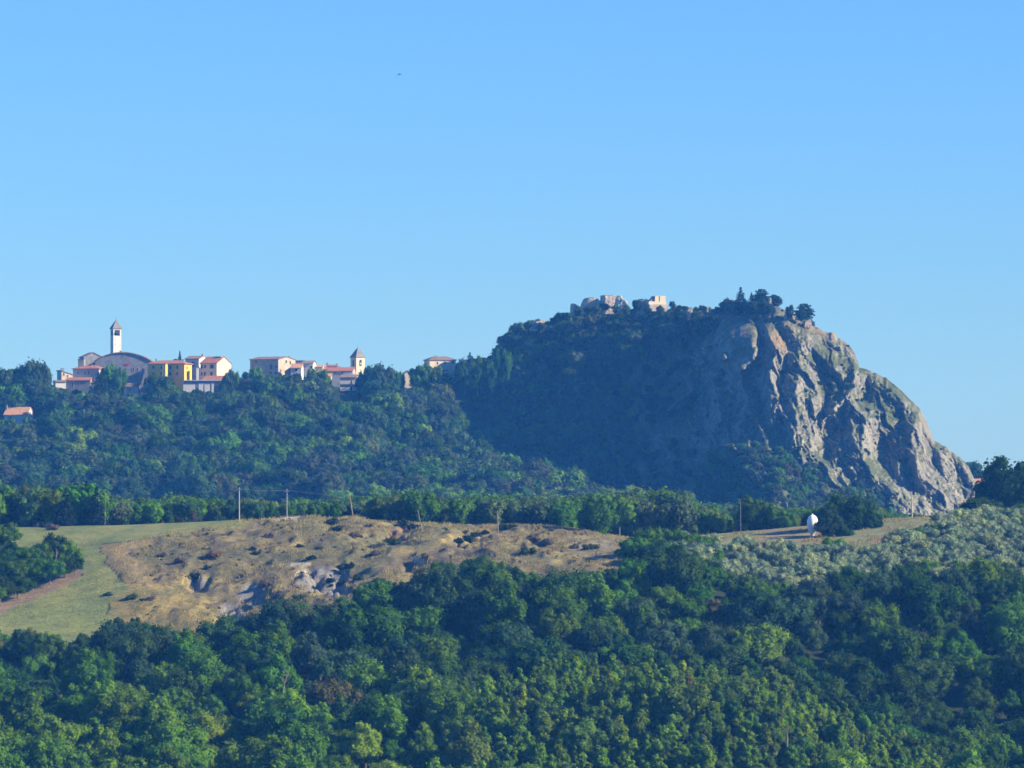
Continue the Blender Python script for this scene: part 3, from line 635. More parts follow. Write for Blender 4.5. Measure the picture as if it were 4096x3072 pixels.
for x, Y in jgrid(-80, 210, 1900, 2230, 9.0):
    q = 2048+F*x/Y
    if q < 1300 or q > 4300: continue
    z = gpt(x, Y); k = rnd.randrange(5); s = rnd.uniform(0.8, 1.2)
    lim = topline([(1300, 1850), (1650, 1770), (1720, 1800), (1740, 1900), (1900, 1950), (2600, 1945), (2740, 1940), (2800, 2010), (3700, 2060), (4400, 2060)], q, 20); top = proj(x, Y, z+FAR_H[k]*s)[1]
    if top < lim:
        s2 = (float(zat(lim+rnd.uniform(0, 20), Y))-z)/FAR_H[k]
        if s2 < 0.3: continue
        s = s2
    stuff_pts.append((x, Y, z, s, rnd.uniform(0, 6.28), 6+k, jit(rnd.choice([MID, BLU, LITE]), 0.25)))
# ---- woods growing on the shaded left flank of the massif
for qq in np.arange(1735, 2960, 25):
    for fy in np.arange(0, 1, 0.052):
        q = qq+rnd.uniform(-14, 14); cs = float(np.interp(q, csx, crest)); sy_ = cs+2+(2075-cs)*(fy+rnd.uniform(0, 0.05))
        if q > 2560 and sy_ > cs+130: continue
        keep_ = 1.0 if sy_ < cs+150 else float(np.interp(q, [1735, 2100, 2400, 2560], [1, 0.9, 0.7, 0.2]))
        if q > 2850: keep_ *= 0.4
        if ((q-1985)/60)**2+((sy_-1470)/70)**2 < 1: keep_ *= 0.25
        if ((q-2950)/105)**2+((sy_-1375)/110)**2 < 1: keep_ = 0
        if rnd.random() > keep_: continue
        j = int((q-csx[0])/(csx[1]-csx[0])); ii = int(np.clip((basey[j]-sy_)/(basey[j]-crest[j])*(nrw-1), 0, nrw-1)); p_ = P[ii, j]
        s = rnd.uniform(0.45, 1.1); topsy = proj(p_[0], p_[1], p_[2]+8*s)[1]; lim_ = cs-(8 if q > 2200 else 24)
        if topsy < lim_: s *= max(0.18, (sy_-lim_)/(sy_-topsy))
        if s < 0.1: continue
        stuff_pts.append((p_[0], p_[1]-0.5, p_[2]-0.9*s, s, rnd.uniform(0, 6.28), 6+rnd.randrange(5), jit(rnd.choice([MID, BLU, (0.08, 0.12, 0.04), DARK]), 0.25)))
apron = [(2870, 1815), (3050, 1785), (3200, 1860), (3330, 1960), (3450, 1960), (3620, 2085), (2790, 2085), (2770, 1980)]
for i in range(900):
    q = rnd.uniform(2760, 3620); sy_ = rnd.uniform(1780, 2085)
    if not poly_mask(np.array(q), np.array(sy_), apron) or rnd.random() < 0.25: continue
    j = int((q-csx[0])/(csx[1]-csx[0])); ii = int(np.clip((basey[j]-sy_)/(basey[j]-crest[j])*(nrw-1), 0, nrw-1)); p_ = P[ii, j]; s = rnd.uniform(0.22, 0.6)
    stuff_pts.append((p_[0], p_[1]-0.5, p_[2]-0.8*s, s, rnd.uniform(0, 6.28), 6+rnd.randrange(5), jit(rnd.choice([MID, (0.09, 0.12, 0.045), BLU]), 0.3)))
# ---- scrub and small trees clinging to the massif
for i in range(2600):
    q = rnd.uniform(1740, 3900); f = rnd.random()
    cs = float(np.interp(q, csx, crest)); sy_ = cs+4+(2070-cs)*f
    j = int((q-csx[0])/(csx[1]-csx[0])); ii = int(np.clip((basey[j]-sy_)/(basey[j]-crest[j])*(nrw-1), 0, nrw-1)); v = veg[ii, j]
    if q > 2050 and q < 2830 and sy_ < cs+110: v = max(v, 0.95)
    if rnd.random() > v*0.8+0.015: continue
    p_ = P[ii, j]; s = rnd.uniform(0.22, 0.62)
    if q < 2830 and sy_ < cs+150: s = rnd.uniform(0.45, 0.85)
    if q > 2800: s *= 0.6 if sy_ > 1780 and q < 3200 else 0.45
    topsy = proj(p_[0], p_[1], p_[2]+9*s)[1]
    lim_ = cs-6 if q > 2060 else cs-14
    if topsy < lim_: s *= max(0.2, (sy_-lim_)/(sy_-topsy))
    if s < 0.08: continue
    if q < 2830 and sy_ < cs+160 and rnd.random() < 0.5: tn = jit((0.07, 0.10, 0.035), 0.3)
    else: tn = jit((0.04, 0.06, 0.03), 0.3)
    stuff_pts.append((p_[0], p_[1]+0.5, p_[2]-0.8*s, s, rnd.uniform(0, 6.28), 6+rnd.randrange(5), tn))

# ------------------------------------------------------------------ buildings
def window(parent, w, h, pos, face, arched=False):
    """face 'f' front (y = -D/2), 'r' right, 'l' left; pos = (a, z, wall coordinate)"""
    a, z, c0 = pos; fr = MB(); pn = MB(); b = 0.12
    def bx(mb, a0, a1, z0, z1, d0, d1):
        if face == 'f': mb.box(a0, a1, c0-d1, c0-d0, z0, z1)
        elif face == 'r': mb.box(c0+d0, c0+d1, a0, a1, z0, z1)
        else: mb.box(c0-d1, c0-d0, a0, a1, z0, z1)
    for s_ in (-1, 1): bx(fr, a+s_*(w/2+b/2)-b/2, a+s_*(w/2+b/2)+b/2, z-h/2, z+h/2, 0.004, 0.09)
    bx(fr, a-w/2-b, a+w/2+b, z+h/2, z+h/2+b, 0.004, 0.10); bx(fr, a-w/2-b*1.6, a+w/2+b*1.6, z-h/2-b, z-h/2, 0.004, 0.16)
    f = fr.build("window", M['frame'], parent)
    bx(pn, a-w/2, a+w/2, z-h/2, z+h/2, 0.002, 0.03); pn.build("pane", M['pane'], f)
def house(name, label, sxl, sxc, sxr, base, eave, ridge, Y, D=9.0, neg=False, roof='gx', wall='cream', rmat='red', fw=(), sw=(), chim=(), group=None, over=0.45, cat="house", extra=None):
    """front between sxl..sxc and right side sxc..sxr (neg: left side sxl..sxc, front sxc..sxr)"""
    k = Y/F; a_side = ((sxc-sxl) if neg else (sxr-sxc))*k; a_front = ((sxr-sxc) if neg else (sxc-sxl))*k
    th = math.asin(min(0.9, a_side/D)); W = a_front/math.cos(th)
    cx, cy = (-W/2, -D/2) if neg else (W/2, -D/2)
    rz = th if neg else -th
    C = at(sxc, base, Y); ca, sa = math.cos(rz), math.sin(rz)
    loc = Vector((C.x-(cx*ca-cy*sa), C.y-(cx*sa+cy*ca), C.z))
    o = empty(name, loc, rz, label=label, cat=cat, group=group)
    ze = float(zat(eave, Y))-C.z; zr = float(zat(ridge, Y))-C.z+ (0.0)
    w = MB(); r = MB(); B = -5.0; t_ = 0.28; ov = over
    if roof == 'gx':
        s_ = (zr-ze)/(D/2)
        w.extrude([(-D/2, B), (D/2, B), (D/2, ze-.02), (0, zr-.02), (-D/2, ze-.02)], 'x', -W/2, W/2)
        r.extrude([(-D/2-ov, ze-ov*s_), (0, zr), (D/2+ov, ze-ov*s_), (D/2+ov, ze-ov*s_+t_), (0, zr+t_), (-D/2-ov, ze-ov*s_+t_)], 'x', -W/2-ov*.6, W/2+ov*.6)
    elif roof == 'gy':
        s_ = (zr-ze)/(W/2)
        w.extrude([(-W/2, B), (W/2, B), (W/2, ze-.02), (0, zr-.02), (-W/2, ze-.02)], 'y', -D/2, D/2)
        r.extrude([(-W/2-ov, ze-ov*s_), (0, zr), (W/2+ov, ze-ov*s_), (W/2+ov, ze-ov*s_+t_), (0, zr+t_), (-W/2-ov, ze-ov*s_+t_)], 'y', -D/2-ov*.6, D/2+ov*.6)
    elif roof == 'hip':
        w.box(-W/2, W/2, -D/2, D/2, B, ze)
        m_ = min(W, D)*0.5; x1 = max(0.05, W/2-m_*0.75); y1 = max(0.05, D/2-m_)
        a_, b_ = W/2+ov, D/2+ov
        r.add([(-a_, -b_, ze+.01), (a_, -b_, ze+.01), (a_, b_, ze+.01), (-a_, b_, ze+.01), (-a_, -b_, ze+.25), (a_, -b_, ze+.25), (a_, b_, ze+.25), (-a_, b_, ze+.25),
               (-x1, -y1, zr+.25), (x1, -y1, zr+.25), (x1, y1, zr+.25), (-x1, y1, zr+.25)],
              [(0, 3, 2, 1), (0, 1, 5, 4), (1, 2, 6, 5), (2, 3, 7, 6), (3, 0, 4, 7), (4, 5, 9, 8), (5, 6, 10, 9), (6, 7, 11, 10), (7, 4, 8, 11), (8, 9, 10, 11)])
    elif roof == 'pyr':
        w.box(-W/2, W/2, -D/2, D/2, B, ze); a_, b_ = W/2+ov, D/2+ov
        r.add([(-a_, -b_, ze+.01), (a_, -b_, ze+.01), (a_, b_, ze+.01), (-a_, b_, ze+.01), (-a_, -b_, ze+.2), (a_, -b_, ze+.2), (a_, b_, ze+.2), (-a_, b_, ze+.2), (0, 0, zr)],
              [(0, 3, 2, 1), (0, 1, 5, 4), (1, 2, 6, 5), (2, 3, 7, 6), (3, 0, 4, 7), (4, 5, 8), (5, 6, 8), (6, 7, 8), (7, 4, 8)])
    elif roof == 'shed':      # falls from the left to the right
        w.extrude([(-W/2, B), (W/2, B), (W/2, ze-.02), (-W/2, zr-.02)], 'y', -D/2, D/2)
        s_ = (zr-ze)/W; r.extrude([(-W/2-ov, zr+ov*s_), (W/2+ov, ze-ov*s_), (W/2+ov, ze-ov*s_+t_), (-W/2-ov, zr+ov*s_+t_)], 'y', -D/2-ov*.6, D/2+ov*.6)
    elif roof == 'shedf':     # a low roof seen from the front, falling towards the viewer
        w.extrude([(-D/2, B), (D/2, B), (D/2, zr-.02), (-D/2, ze-.02)], 'x', -W/2, W/2)
        s_ = (zr-ze)/D; r.extrude([(-D/2-ov, ze-ov*s_), (D/2+ov, zr+ov*s_), (D/2+ov, zr+ov*s_+t_), (-D/2-ov, ze-ov*s_+t_)], 'x', -W/2-ov*.6, W/2+ov*.6)
    elif roof == 'flat':
        w.box(-W/2, W/2, -D/2, D/2, B, ze); r.box(-W/2-.15, W/2+.15, -D/2-.15, D/2+.15, ze+.005, max(zr, ze+.3))
    elif roof == 'arch':
        n = 16; pr = [(-W/2+W*i/n, ze+(zr-ze)*(1-abs(2*i/n-1)**2.1)) for i in range(n+1)]
        w.extrude([(-W/2, B)]+[(W/2, B)]+[(x, z-.02) for x, z in reversed(pr)], 'y', -D/2, D/2)
        ro = [(x*(1+2*ov/W), z) for x, z in pr]
        r.extrude(ro+[(x, z+.35) for x, z in reversed(ro)], 'y', -D/2-.5, D/2+.5)
    w.build("wall", M[wall], o); ro = r.build("roof", M[rmat], o)
    for (sx, sy, ww, hh) in fw:
        a = (-W/2+(sx-sxc)*k/math.cos(th)) if neg else (W/2-(sxc-sx)*k/math.cos(th))
        window(o, ww*k/math.cos(th), hh*k, (a, float(zat(sy, Y))-C.z, -D/2), 'f')
    for (sx, sy, ww, hh) in sw:
        st = max(0.15, math.sin(th)); a = (-D/2+(sxc-sx)*k/st) if neg else (-D/2+(sx-sxc)*k/st)
        window(o, ww*k/st, hh*k, (a, float(zat(sy, Y))-C.z, (-W/2 if neg else W/2)), 'l' if neg else 'r')
    for (fx, fy, w_, z1) in chim:      # position as a share of width and depth, width m, top above ridge m
        x_, y_ = fx*W/2, fy*D/2
        MB().box(x_-w_/2, x_+w_/2, y_-w_/2, y_+w_/2, min(ze, zr)-0.3, zr+z1).box(x_-w_*.7, x_+w_*.7, y_-w_*.7, y_+w_*.7, zr+z1+.003, zr+z1+.15).build("chimney", M['greyd'], ro)
    return o, W, D, ze, zr, C, k, th
YV = 2470.0
# clock tower
o, W, D, ze, zr, C, k, th = house("clock_tower", "tall slender white clock tower with a pointed roof and open belfry", 439.5, 453, 484, 1545, 1315, 1278, YV+40, D=3.75, neg=True, roof='pyr', wall='white', rmat='slate', over=0.38, cat="clock tower")
for face in ('f', 'l'):
    mb = MB(); zt = float(zat(1320, YV+40))-C.z; zb = float(zat(1342, YV+40))-C.z; w2 = (W if face == 'f' else D)*0.32
    if face == 'f': mb.box(-w2, w2, -D/2-.05, -D/2-.01, zb, zt)
    else: mb.box(-W/2-.05, -W/2-.01, -w2, w2, zb, zt)
    op = mb.build("belfry_opening", M['pane'], o)
    b2 = MB()
    for q_ in (-0.35, 0.4):
        n = 8; rr = [(0.42, 0), (0.34, 0.35), (0.26, 0.75), (0.12, 0.95)]
        pts = []; 
        for r_, z_ in rr: pts += [(math.cos(2*math.pi*i/n)*r_, math.sin(2*math.pi*i/n)*r_, z_) for i in range(n)]
        fc = [(j*n+i, j*n+(i+1) % n, (j+1)*n+(i+1) % n, (j+1)*n+i) for j in range(3) for i in range(n)]+[tuple(range(n))[::-1], tuple(range(3*n, 4*n))]
        dx, dy = (q_*w2*1.1, -D/2-.50) if face == 'f' else (-W/2-.50, q_*w2*1.1)
        b2.add([(x+dx, y+dy, z+(zb+zt)/2-0.4) for x, y, z in pts], fc)
    if face == 'f': b2.build("bell", M['metal'], op)
zc_ = float(zat(1375, YV+40))-C.z; n = 24
mb = MB(); V = [(math.cos(2*math.pi*i/n)*0.85, -D/2-.02, zc_+math.sin(2*math.pi*i/n)*0.85) for i in range(n)]+[(math.cos(2*math.pi*i/n)*0.85, -D/2-.12, zc_+math.sin(2*math.pi*i/n)*0.85) for i in range(n)]
mb.add(V, [tuple(range(n)), tuple(range(2*n-1, n-1, -1))]+[(i, n+i, n+(i+1) % n, (i+1) % n) for i in range(n)])
cf = mb.build("clock_face", M['clock'], o)
MB().box(-.06, .06, -D/2-.18, -D/2-.13, zc_, zc_+.6).add([(0, -D/2-.2, zc_-.06), (.5, -D/2-.2, zc_-.42), (.46, -D/2-.2, zc_-.5), (-.04, -D/2-.2, zc_-.02), (0, -D/2-.15, zc_-.06), (.5, -D/2-.15, zc_-.42), (.46, -D/2-.15, zc_-.5), (-.04, -D/2-.15, zc_-.02)], [(0, 1, 2, 3), (7, 6, 5, 4), (0, 4, 5, 1), (1, 5, 6, 2), (2, 6, 7, 3), (3, 7, 4, 0)]).build("clock_hand", M['metal'], cf)
MB().box(-.05, .05, -.05, .05, zr-.2, zr+1.2).box(-.35, .35, -.04, .04, zr+.7, zr+.8).build("cross", M['metal'], o)
# church tower
o, W, D, ze, zr, C, k, th = house("church_tower", "cream church bell tower with a steep grey spire", 1401, 1425, 1458.5, 1540, 1430, 1388, YV+25, D=4.5, neg=True, roof='pyr', wall='cream', rmat='slate', over=0.30, cat="bell tower")
for face in ('f', 'l'):
    z0_ = float(zat(1464, YV+25))-C.z; z1_ = float(zat(1444, YV+25))-C.z; hw = 0.62; pr = [(-hw, z0_), (hw, z0_)]+[(hw*math.cos(a), z1_+hw*math.sin(a)) for a in [math.pi*i/8 for i in range(9)]]
    mb = MB()
    if face == 'f': mb.extrude(pr, 'y', -D/2-.06, -D/2-.01)
    else: mb.extrude(pr, 'x', -W/2-.06, -W/2-.01)
    op = mb.build("belfry_opening", M['pane'], o)
    b2 = MB(); hwm = hw*0.3
    if face == 'f': b2.extrude([(-.3, z0_+.7), (.3, z0_+.7), (.2, z0_+1.3), (.1, z0_+1.6), (-.1, z0_+1.6), (-.2, z0_+1.3)], 'y', -D/2-.3, -D/2-.08).build("bell", M['white'], op)
MB().box(-.04, .04, -.04, .04, zr-.3, zr+1.1).build("finial", M['metal'], o)
H = "houses of the hilltop village"
house("house", "grey gabled house directly left of the clock tower", 312, 336, 408, 1480, 1428, 1411, YV+20, D=9, neg=True, roof='gy', wall='greyd', rmat='brown', group=H, sw=[(322, 1450, 4, 9)])
house("lean_to", "dark low block against the grey gabled house", 311.5, 335, 338, 1480, 1438, 1436, YV+14, D=6, roof='flat', wall='greyd', rmat='slate', cat="lean-to", group=H)
o, W, D, ze, zr, C, k, th = house("assembly_hall", "big grey building with a wide curved roof beside the clock tower", 380, 600, 604, 1550, 1446, 1411, YV+8, D=16, roof='arch', wall='greyd', rmat='brown', over=0.6, cat="building", group=H,
      fw=[(489.6, 1424, 5, 9), (533, 1477, 6, 11), (550, 1478, 6, 11), (572, 1477, 6, 10), (430, 1470, 6, 10), (455, 1470, 6, 10)], chim=[(-0.12, -0.3, 0.7, 0.9)])
x_ = W/2-(600-510)*k/math.cos(th); z_ = float(zat(1457, YV+8))-C.z
MB().box(x_-.9, x_+.9, -D/2-.20, -D/2-.12, z_-.5, z_+.5).build("banner", M['redcloth'], o)
house("house", "pale house with a low red hipped roof below the clock tower", 289, 395, 426, 1550, 1476, 1462, YV-12, D=10.5, roof='hip', wall='grey', rmat='red', group=H, over=0.6,
      fw=[(338, 1491, 4.5, 12), (354, 1491, 4.5, 12), (310, 1491, 4.5, 12)], sw=[(405, 1494, 4, 9), (415, 1496, 4, 9)], chim=[(0.1, -0.2, 0.7, 0.3)])
house("house", "shaded house with a flat red roof in front of the hipped one", 264, 361, 370, 1580, 1521, 1511, YV-26, D=8, roof='gx', wall='greyd', rmat='red', group=H, fw=[(289, 1538, 8, 18)])
house("house", "cream house with a sloping roof left of the red hipped roof", 222, 246, 290, 1550, 1499, 1484, YV-18, D=9, neg=True, roof='shed', wall='cream', rmat='slate', group=H, fw=[(255, 1497, 4, 10), (270, 1504, 4, 8)], chim=[(-0.4, 0.1, 1.2, 1.1)])
house("house", "low whitewashed house at the left end of the village", 208, 222, 263, 1565, 1528, 1522, YV-34, D=7, neg=True, roof='gx', wall='white', rmat='brown', group=H)
house("house", "small tan stone house with brown roof low among trees", 496, 552, 556, 1590, 1546, 1534, YV-35, D=7, roof='gx', wall='stone', rmat='brown', group=H, fw=[(520, 1560, 5, 8)])
# yellow house
house("house", "long yellow house with a low red hipped roof", 589, 737, 762, 1545, 1456, 1442, YV-8, D=10, roof='hip', wall='yellow', rmat='red', group=H, over=0.7,
      fw=[(680, 1469, 8, 13), (709, 1469, 8, 13), (680, 1495, 7, 12), (709, 1495, 7, 12)], sw=[(746, 1471, 3, 11), (746, 1497, 3, 11)], chim=[(0.75, -0.1, 0.6, 0.5), (-0.75, 0, 0.5, 0.8)])
house("house_wing", "projecting yellow wing of the long yellow house", 590, 662, 668.5, 1545, 1457, 1454, YV-14, D=3, roof='flat', wall='yellow', rmat='red', cat="wing", group=H, over=0.1,
      fw=[(613, 1469, 8, 13), (646, 1469, 8, 13), (612, 1495, 7, 12), (645, 1495, 7, 12)])
house("house", "tall grey fronted house with a white gable behind the yellow house", 740, 795.5, 828, 1545, 1436, 1424, YV+14, D=12, roof='gx', wall='white', rmat='brown', group=H, fw=[(751, 1452, 7, 10), (772, 1457, 8, 20)], chim=[(0.75, 0.1, 0.5, 0.8)])
house("house", "narrow white annex between the yellow and the cream house", 783, 784.5, 795, 1545, 1471, 1469, YV-6, D=4, neg=True, roof='flat', wall='white', rmat='brown', group=H, over=0.1)
o, W, D, ze, zr, C, k, th = house("house", "cream house with a bright red front roof and rooftop terrace", 799.5, 867, 919, 1530, 1453, 1427, YV, D=13, roof='gx', wall='cream', rmat='red', group=H,
      fw=[(806, 1466, 7, 14), (819, 1466, 6, 13), (847, 1466, 14, 15), (806, 1495, 5, 13), (818, 1495, 6, 14), (845, 1495, 8, 14)])
MB().box(-W/2+4.3, W/2-.6, -1.6, 2.2, zr-1.2, zr+.25).build("roof_terrace", M['greyd'], o)
house("house", "low building with a red roof and white porch piers below the cream house", 733, 893, 900, 1565, 1524, 1521, YV-30, D=8, roof='shedf', wall='greyd', rmat='concrete', group=H)
house("porch_roof", "red tiled porch roof under the cream house", 808.5, 880, 893, 1530, 1522, 1505, YV-22, D=6, roof='shedf', wall='greyd', rmat='red', cat="porch", group=H)
for i, (a, b, y0_, y1_) in enumerate([(733, 780, 1537, 1553), (795, 813, 1535, 1557), (818, 840, 1536, 1557), (846, 855, 1534, 1557)]):
    A = at((a+b)/2, y1_+2, YV-36); kk = (YV-36)/F
    e = empty("garden_wall", A, 0, label=["long white wall panel under the grey eaves", "white wall panel left of the porch middle", "white wall panel in the porch middle", "narrow white pier at the right of the porch"][i], cat="wall", group="white wall panels under the porch")
    MB().box(-(b-a)/2*kk, (b-a)/2*kk, -.3, .3, -2, (y1_-y0_+2)*kk).build("panel", M['white'], e); MB().box(-(b-a)/2*kk-.1, (b-a)/2*kk+.1, -.4, .4, (y1_-y0_+2)*kk+.004, (y1_-y0_+2)*kk+.15).build("coping", M['concrete'], e)
# second cluster
house("house", "large grey stone house with a sunlit cream gable on the crest", 997, 1113, 1177.5, 1525, 1438, 1427, YV, D=13, roof='gx', wall='stone', rmat='brown', group=H,
      fw=[(1022, 1445, 12, 6), (1083, 1467, 9, 20), (1104, 1467, 6, 12), (1082, 1492, 9, 9), (1103, 1492, 6, 10)], sw=[(1143, 1445, 5, 11), (1158, 1449, 5, 12), (1122, 1483, 4, 11)], chim=[(0.85, 0.55, 0.5, 0.4)])
house("house", "small bluish house with an orange roof beside the stone house", 1163, 1205, 1212, 1515, 1471, 1456, YV-6, D=6, roof='gx', wall='white', rmat='orange', group=H, fw=[(1185, 1479, 8, 9)])
house("house", "white house with a brown roof between the orange roof and the church", 1208, 1252, 1262, 1515, 1454, 1444, YV+2, D=9, roof='gx', wall='white', rmat='brown', group=H, fw=[(1215, 1469, 7, 11), (1245, 1469, 8, 11)])
house("house", "dark flat topped block behind the orange roof", 1182, 1220, 1224, 1500, 1444, 1443, YV+14, D=7, roof='flat', wall='greyd', rmat='slate', group=H)
house("house", "pale ochre cottage right of the white house", 1262, 1290, 1300, 1515, 1468, 1462, YV+8, D=7, roof='gx', wall='stone', rmat='orange', group=H)
house("church_nave", "long building with a dark red roof attached to the church tower", 1284, 1410, 1420, 1530, 1484, 1470, YV+8, D=10, roof='gx', wall='grey', rmat='red', cat="church", group=H, fw=[(1310, 1491, 5, 7), (1340, 1491, 5, 7), (1370, 1491, 5, 7)], chim=[(-0.1, 0, 0.6, 0.6)])
house("house", "low red roofed house behind the church nave", 1300, 1346, 1352, 1500, 1466, 1460, YV+20, D=8, roof='gx', wall='grey', rmat='red', group=H, chim=[(-0.8, 0, 0.6, 0.9), (0.85, 0, 0.5, 0.6)])
house("shed", "little shed with an orange roof below the church", 1297, 1323, 1327, 1525, 1505, 1495, YV-14, D=4, roof='gx', wall='stone', rmat='orange', cat="shed", group=H)
o, W, D, ze, zr, C, k, th = house("apartment_house", "white balconied apartment house under the church tower", 1360, 1425, 1431, 1600, 1510, 1499, YV-20, D=9, roof='shedf', wall='greyd', rmat='brown', cat="house", group=H, fw=[(1405, 1525, 6, 10), (1405, 1553, 6, 12), (1405, 1580, 6, 10)])
for y0_, y1_ in ((1523, 1537), (1549, 1564), (1575, 1592)):
    for a, b in ((1361, 1401), (1409, 1425)):
        xa = W/2-(1425-a)*k/math.cos(th); xb = W/2-(1425-b)*k/math.cos(th); MB().box(xa, xb, -D/2-1.3, -D/2-.004, float(zat(y1_, YV-20))-C.z, float(zat(y0_, YV-20))-C.z).build("balcony", M['white'], o)
A = at(1398, 1500, YV-10); e = empty("balustrade", A, 0, label="white balustrade on the terrace left of the church tower", cat="balustrade")
mb = MB().box(-2.6, 2.6, -.1, .1, .75, .9)
for i in range(14): mb.box(-2.55+i*.385, -2.45+i*.385, -.06, .06, -1.5, .748)
mb.build("railing", M['white'], e)
house("house", "cream gabled cottage alone among trees right of the church", 1604, 1613, 1649, 1540, 1502, 1484, YV-10, D=8, neg=True, roof='gy', wall='cream', rmat='brown', group=H)
house("house", "farmhouse with a pale sunlit front on the wooded knoll near the rock", 1695, 1718, 1823, 1500, 1441, 1427, YV-5, D=8, neg=True, roof='hip', wall='cream', rmat='brown', group=H, fw=[(1779, 1450, 5, 8), (1811, 1450, 5, 8), (1750, 1452, 5, 8)], chim=[(-0.3, 0, 0.5, 0.5)])
# outliers
house("house", "house with an orange gable roof at the left edge below the village", 14, 108, 128, 1700, 1659, 1630, 2385, D=9, roof='gx', wall='white', rmat='orange', fw=[(40, 1670, 6, 9), (104, 1672, 5, 9)], chim=[(-1.0, -0.3, 0.8, 0.9), (0.6, 0.2, 0.4, 0.4)])
house("house", "dark roofed house cut by the left edge of the picture", -70, 10, 16, 1700, 1664, 1645, 2392, D=8, roof='gx', wall='stone', rmat='brown')
house("house", "tiny cream gable showing through trees above the orange roof", 168, 180, 204, 1635, 1614, 1605, 2432, D=6, neg=True, roof='gx', wall='cream', rmat='orange')
house("house", "yellow house with a terracotta roof behind the foot of the rock", 3890, 3946, 3958, 1985, 1938, 1917, 2425, D=9, roof='gx', wall='yellow', rmat='orange', fw=[(3924, 1950, 5, 9), (3936, 1950, 4, 8)], over=0.8)
house("barn", "low stone barn beneath the big dark tree at the right edge", 3972, 4002, 4010, 2075, 2045, 2040, 1345, D=4, roof='flat', wall='stone', rmat='concrete', cat="barn")
o, *_ = house("shed", "low concrete shed half hidden by trees below the dry slope", 2378, 2470, 2520, 2275, 2242, 2232, 1222, D=5, roof='flat', wall='concrete', rmat='concrete', cat="shed")
A = at(2335, 2272, 1219); e = empty("retaining_wall", A, R(8), label="pale retaining wall left of the concrete shed", cat="wall")
MB().box(-2.9, 2.4, -.25, .25, -2, .75).build("masonry", M['stone'], e); MB().box(-3.0, 2.5, -.35, .35, .753, .9).build("coping", M['concrete'], e)

# ------------------------------------------------------------------ castle ruins: broken masonry with openings
def ruin(label, outline, Y, thick, holes=(), cell=1.6, yaw=20, mat='ruin', name="castle_ruin", cat="ruin", group="castle ruins on the crest", deep=None):
    xs = [p[0] for p in outline]; ys = [p[1] for p in outline]; x0, x1 = min(xs), max(xs); y0, y1 = min(ys), max(ys)
    gx = np.arange(x0, x1+cell, cell); gy = np.arange(y0, y1+cell, cell); k = Y/F
    cxs, cys = np.meshgrid((gx[:-1]+gx[1:])/2, (gy[:-1]+gy[1:])/2)
    jx = cxs+1.5*fbm(cxs/4, cys/4, 2, int(x0)); m = poly_mask(jx, cys+1.2*fbm(cxs/3, cys/5, 2, int(x0)+3), outline)
    for h in holes: m &= ~poly_mask(cxs, cys, h)
    C = at((x0+x1)/2, y1, Y); zb = C.z; mb = MB(); nx, ny = len(gx), len(gy); V = {}; VV = []; FF = []
    zz = zat(gy, Y)-zb; xx = (gx-(x0+x1)/2)*k
    def vid(i, j, b):
        if (i, j, b) not in V:
            V[(i, j, b)] = len(VV); d = 0.22*float(vnoise(i*0.9, j*0.9, int(x0)))
            curve = 0 if not deep else deep*(1-math.sqrt(max(0, 1-((gx[i]-(x0+x1)/2)/((x1-x0)/2+1))**2)))
            VV.append((xx[i]+0.06*float(vnoise(i*1.7, j*1.3, 5)), (b*thick if b else curve)+d, zz[j]+0.06*float(vnoise(j*1.7, i*1.3, 6))))
        return V[(i, j, b)]
    for j in range(ny-1):
        for i in range(nx-1):
            if not m[j, i]: continue
            FF.append((vid(i, j, 0), vid(i, j+1, 0), vid(i+1, j+1, 0), vid(i+1, j, 0))); FF.append((vid(i, j, 1), vid(i+1, j, 1), vid(i+1, j+1, 1), vid(i, j+1, 1)))
            for (di, dj, a, b) in ((-1, 0, (i, j), (i, j+1)), (1, 0, (i+1, j+1), (i+1, j)), (0, -1, (i+1, j), (i, j)), (0, 1, (i, j+1), (i+1, j+1))):
                ii, jj = i+di, j+dj
                if ii < 0 or jj < 0 or ii >= nx-1 or jj >= ny-1 or not m[jj, ii]:
                    FF.append((vid(a[0], a[1], 0), vid(a[0], a[1], 1), vid(b[0], b[1], 1), vid(b[0], b[1], 0)))
    o = link(bpy.data.objects.new(name, mesh_np(name, np.array(VV), FF, M[mat]))); o.location = C; o.rotation_euler = (0, 0, R(yaw))
    return tag(o, label, cat, group)
cyv = lambda sx: float(interp(CY, sx))
def r5(x, y): return (2050+x/2.949, 1120+y/2.949)
ruin("small broken wall stub at the left end of the castle ruins", [r5(*p) for p in [(705, 420), (712, 282), (730, 275), (765, 300), (800, 312), (835, 330), (835, 420)]], cyv(2310)-2, 3.5)
ruin("rounded masonry ruin left of the square keep", [r5(*p) for p in [(840, 400), (842, 330), (860, 280), (895, 215), (940, 205), (1000, 212), (1035, 240), (1080, 270), (1080, 400)]], cyv(2370)-3, 6, deep=3)
ruin("tall square pale keep, highest of the castle ruins", [r5(*p) for p in [(1088, 400), (1088, 180), (1100, 176), (1240, 180), (1250, 400)]], cyv(2440)-1, 6)
ruin("dark jagged ruin wall pierced by window holes right of the keep", [r5(*p) for p in [(1195, 400), (1195, 300), (1212, 230), (1222, 200), (1250, 182), (1268, 175), (1282, 200), (1295, 225), (1330, 240), (1350, 270), (1368, 310), (1372, 400)]], cyv(2490)-8, 1.4,
     holes=[[r5(*p) for p in q] for q in ([(1240, 200), (1264, 200), (1264, 236), (1240, 236)], [(1240, 282), (1260, 282), (1260, 330), (1240, 330)], [(1270, 262), (1288, 262), (1288, 295), (1270, 295)], [(1270, 325), (1284, 325), (1284, 350), (1270, 350)])], yaw=-12)
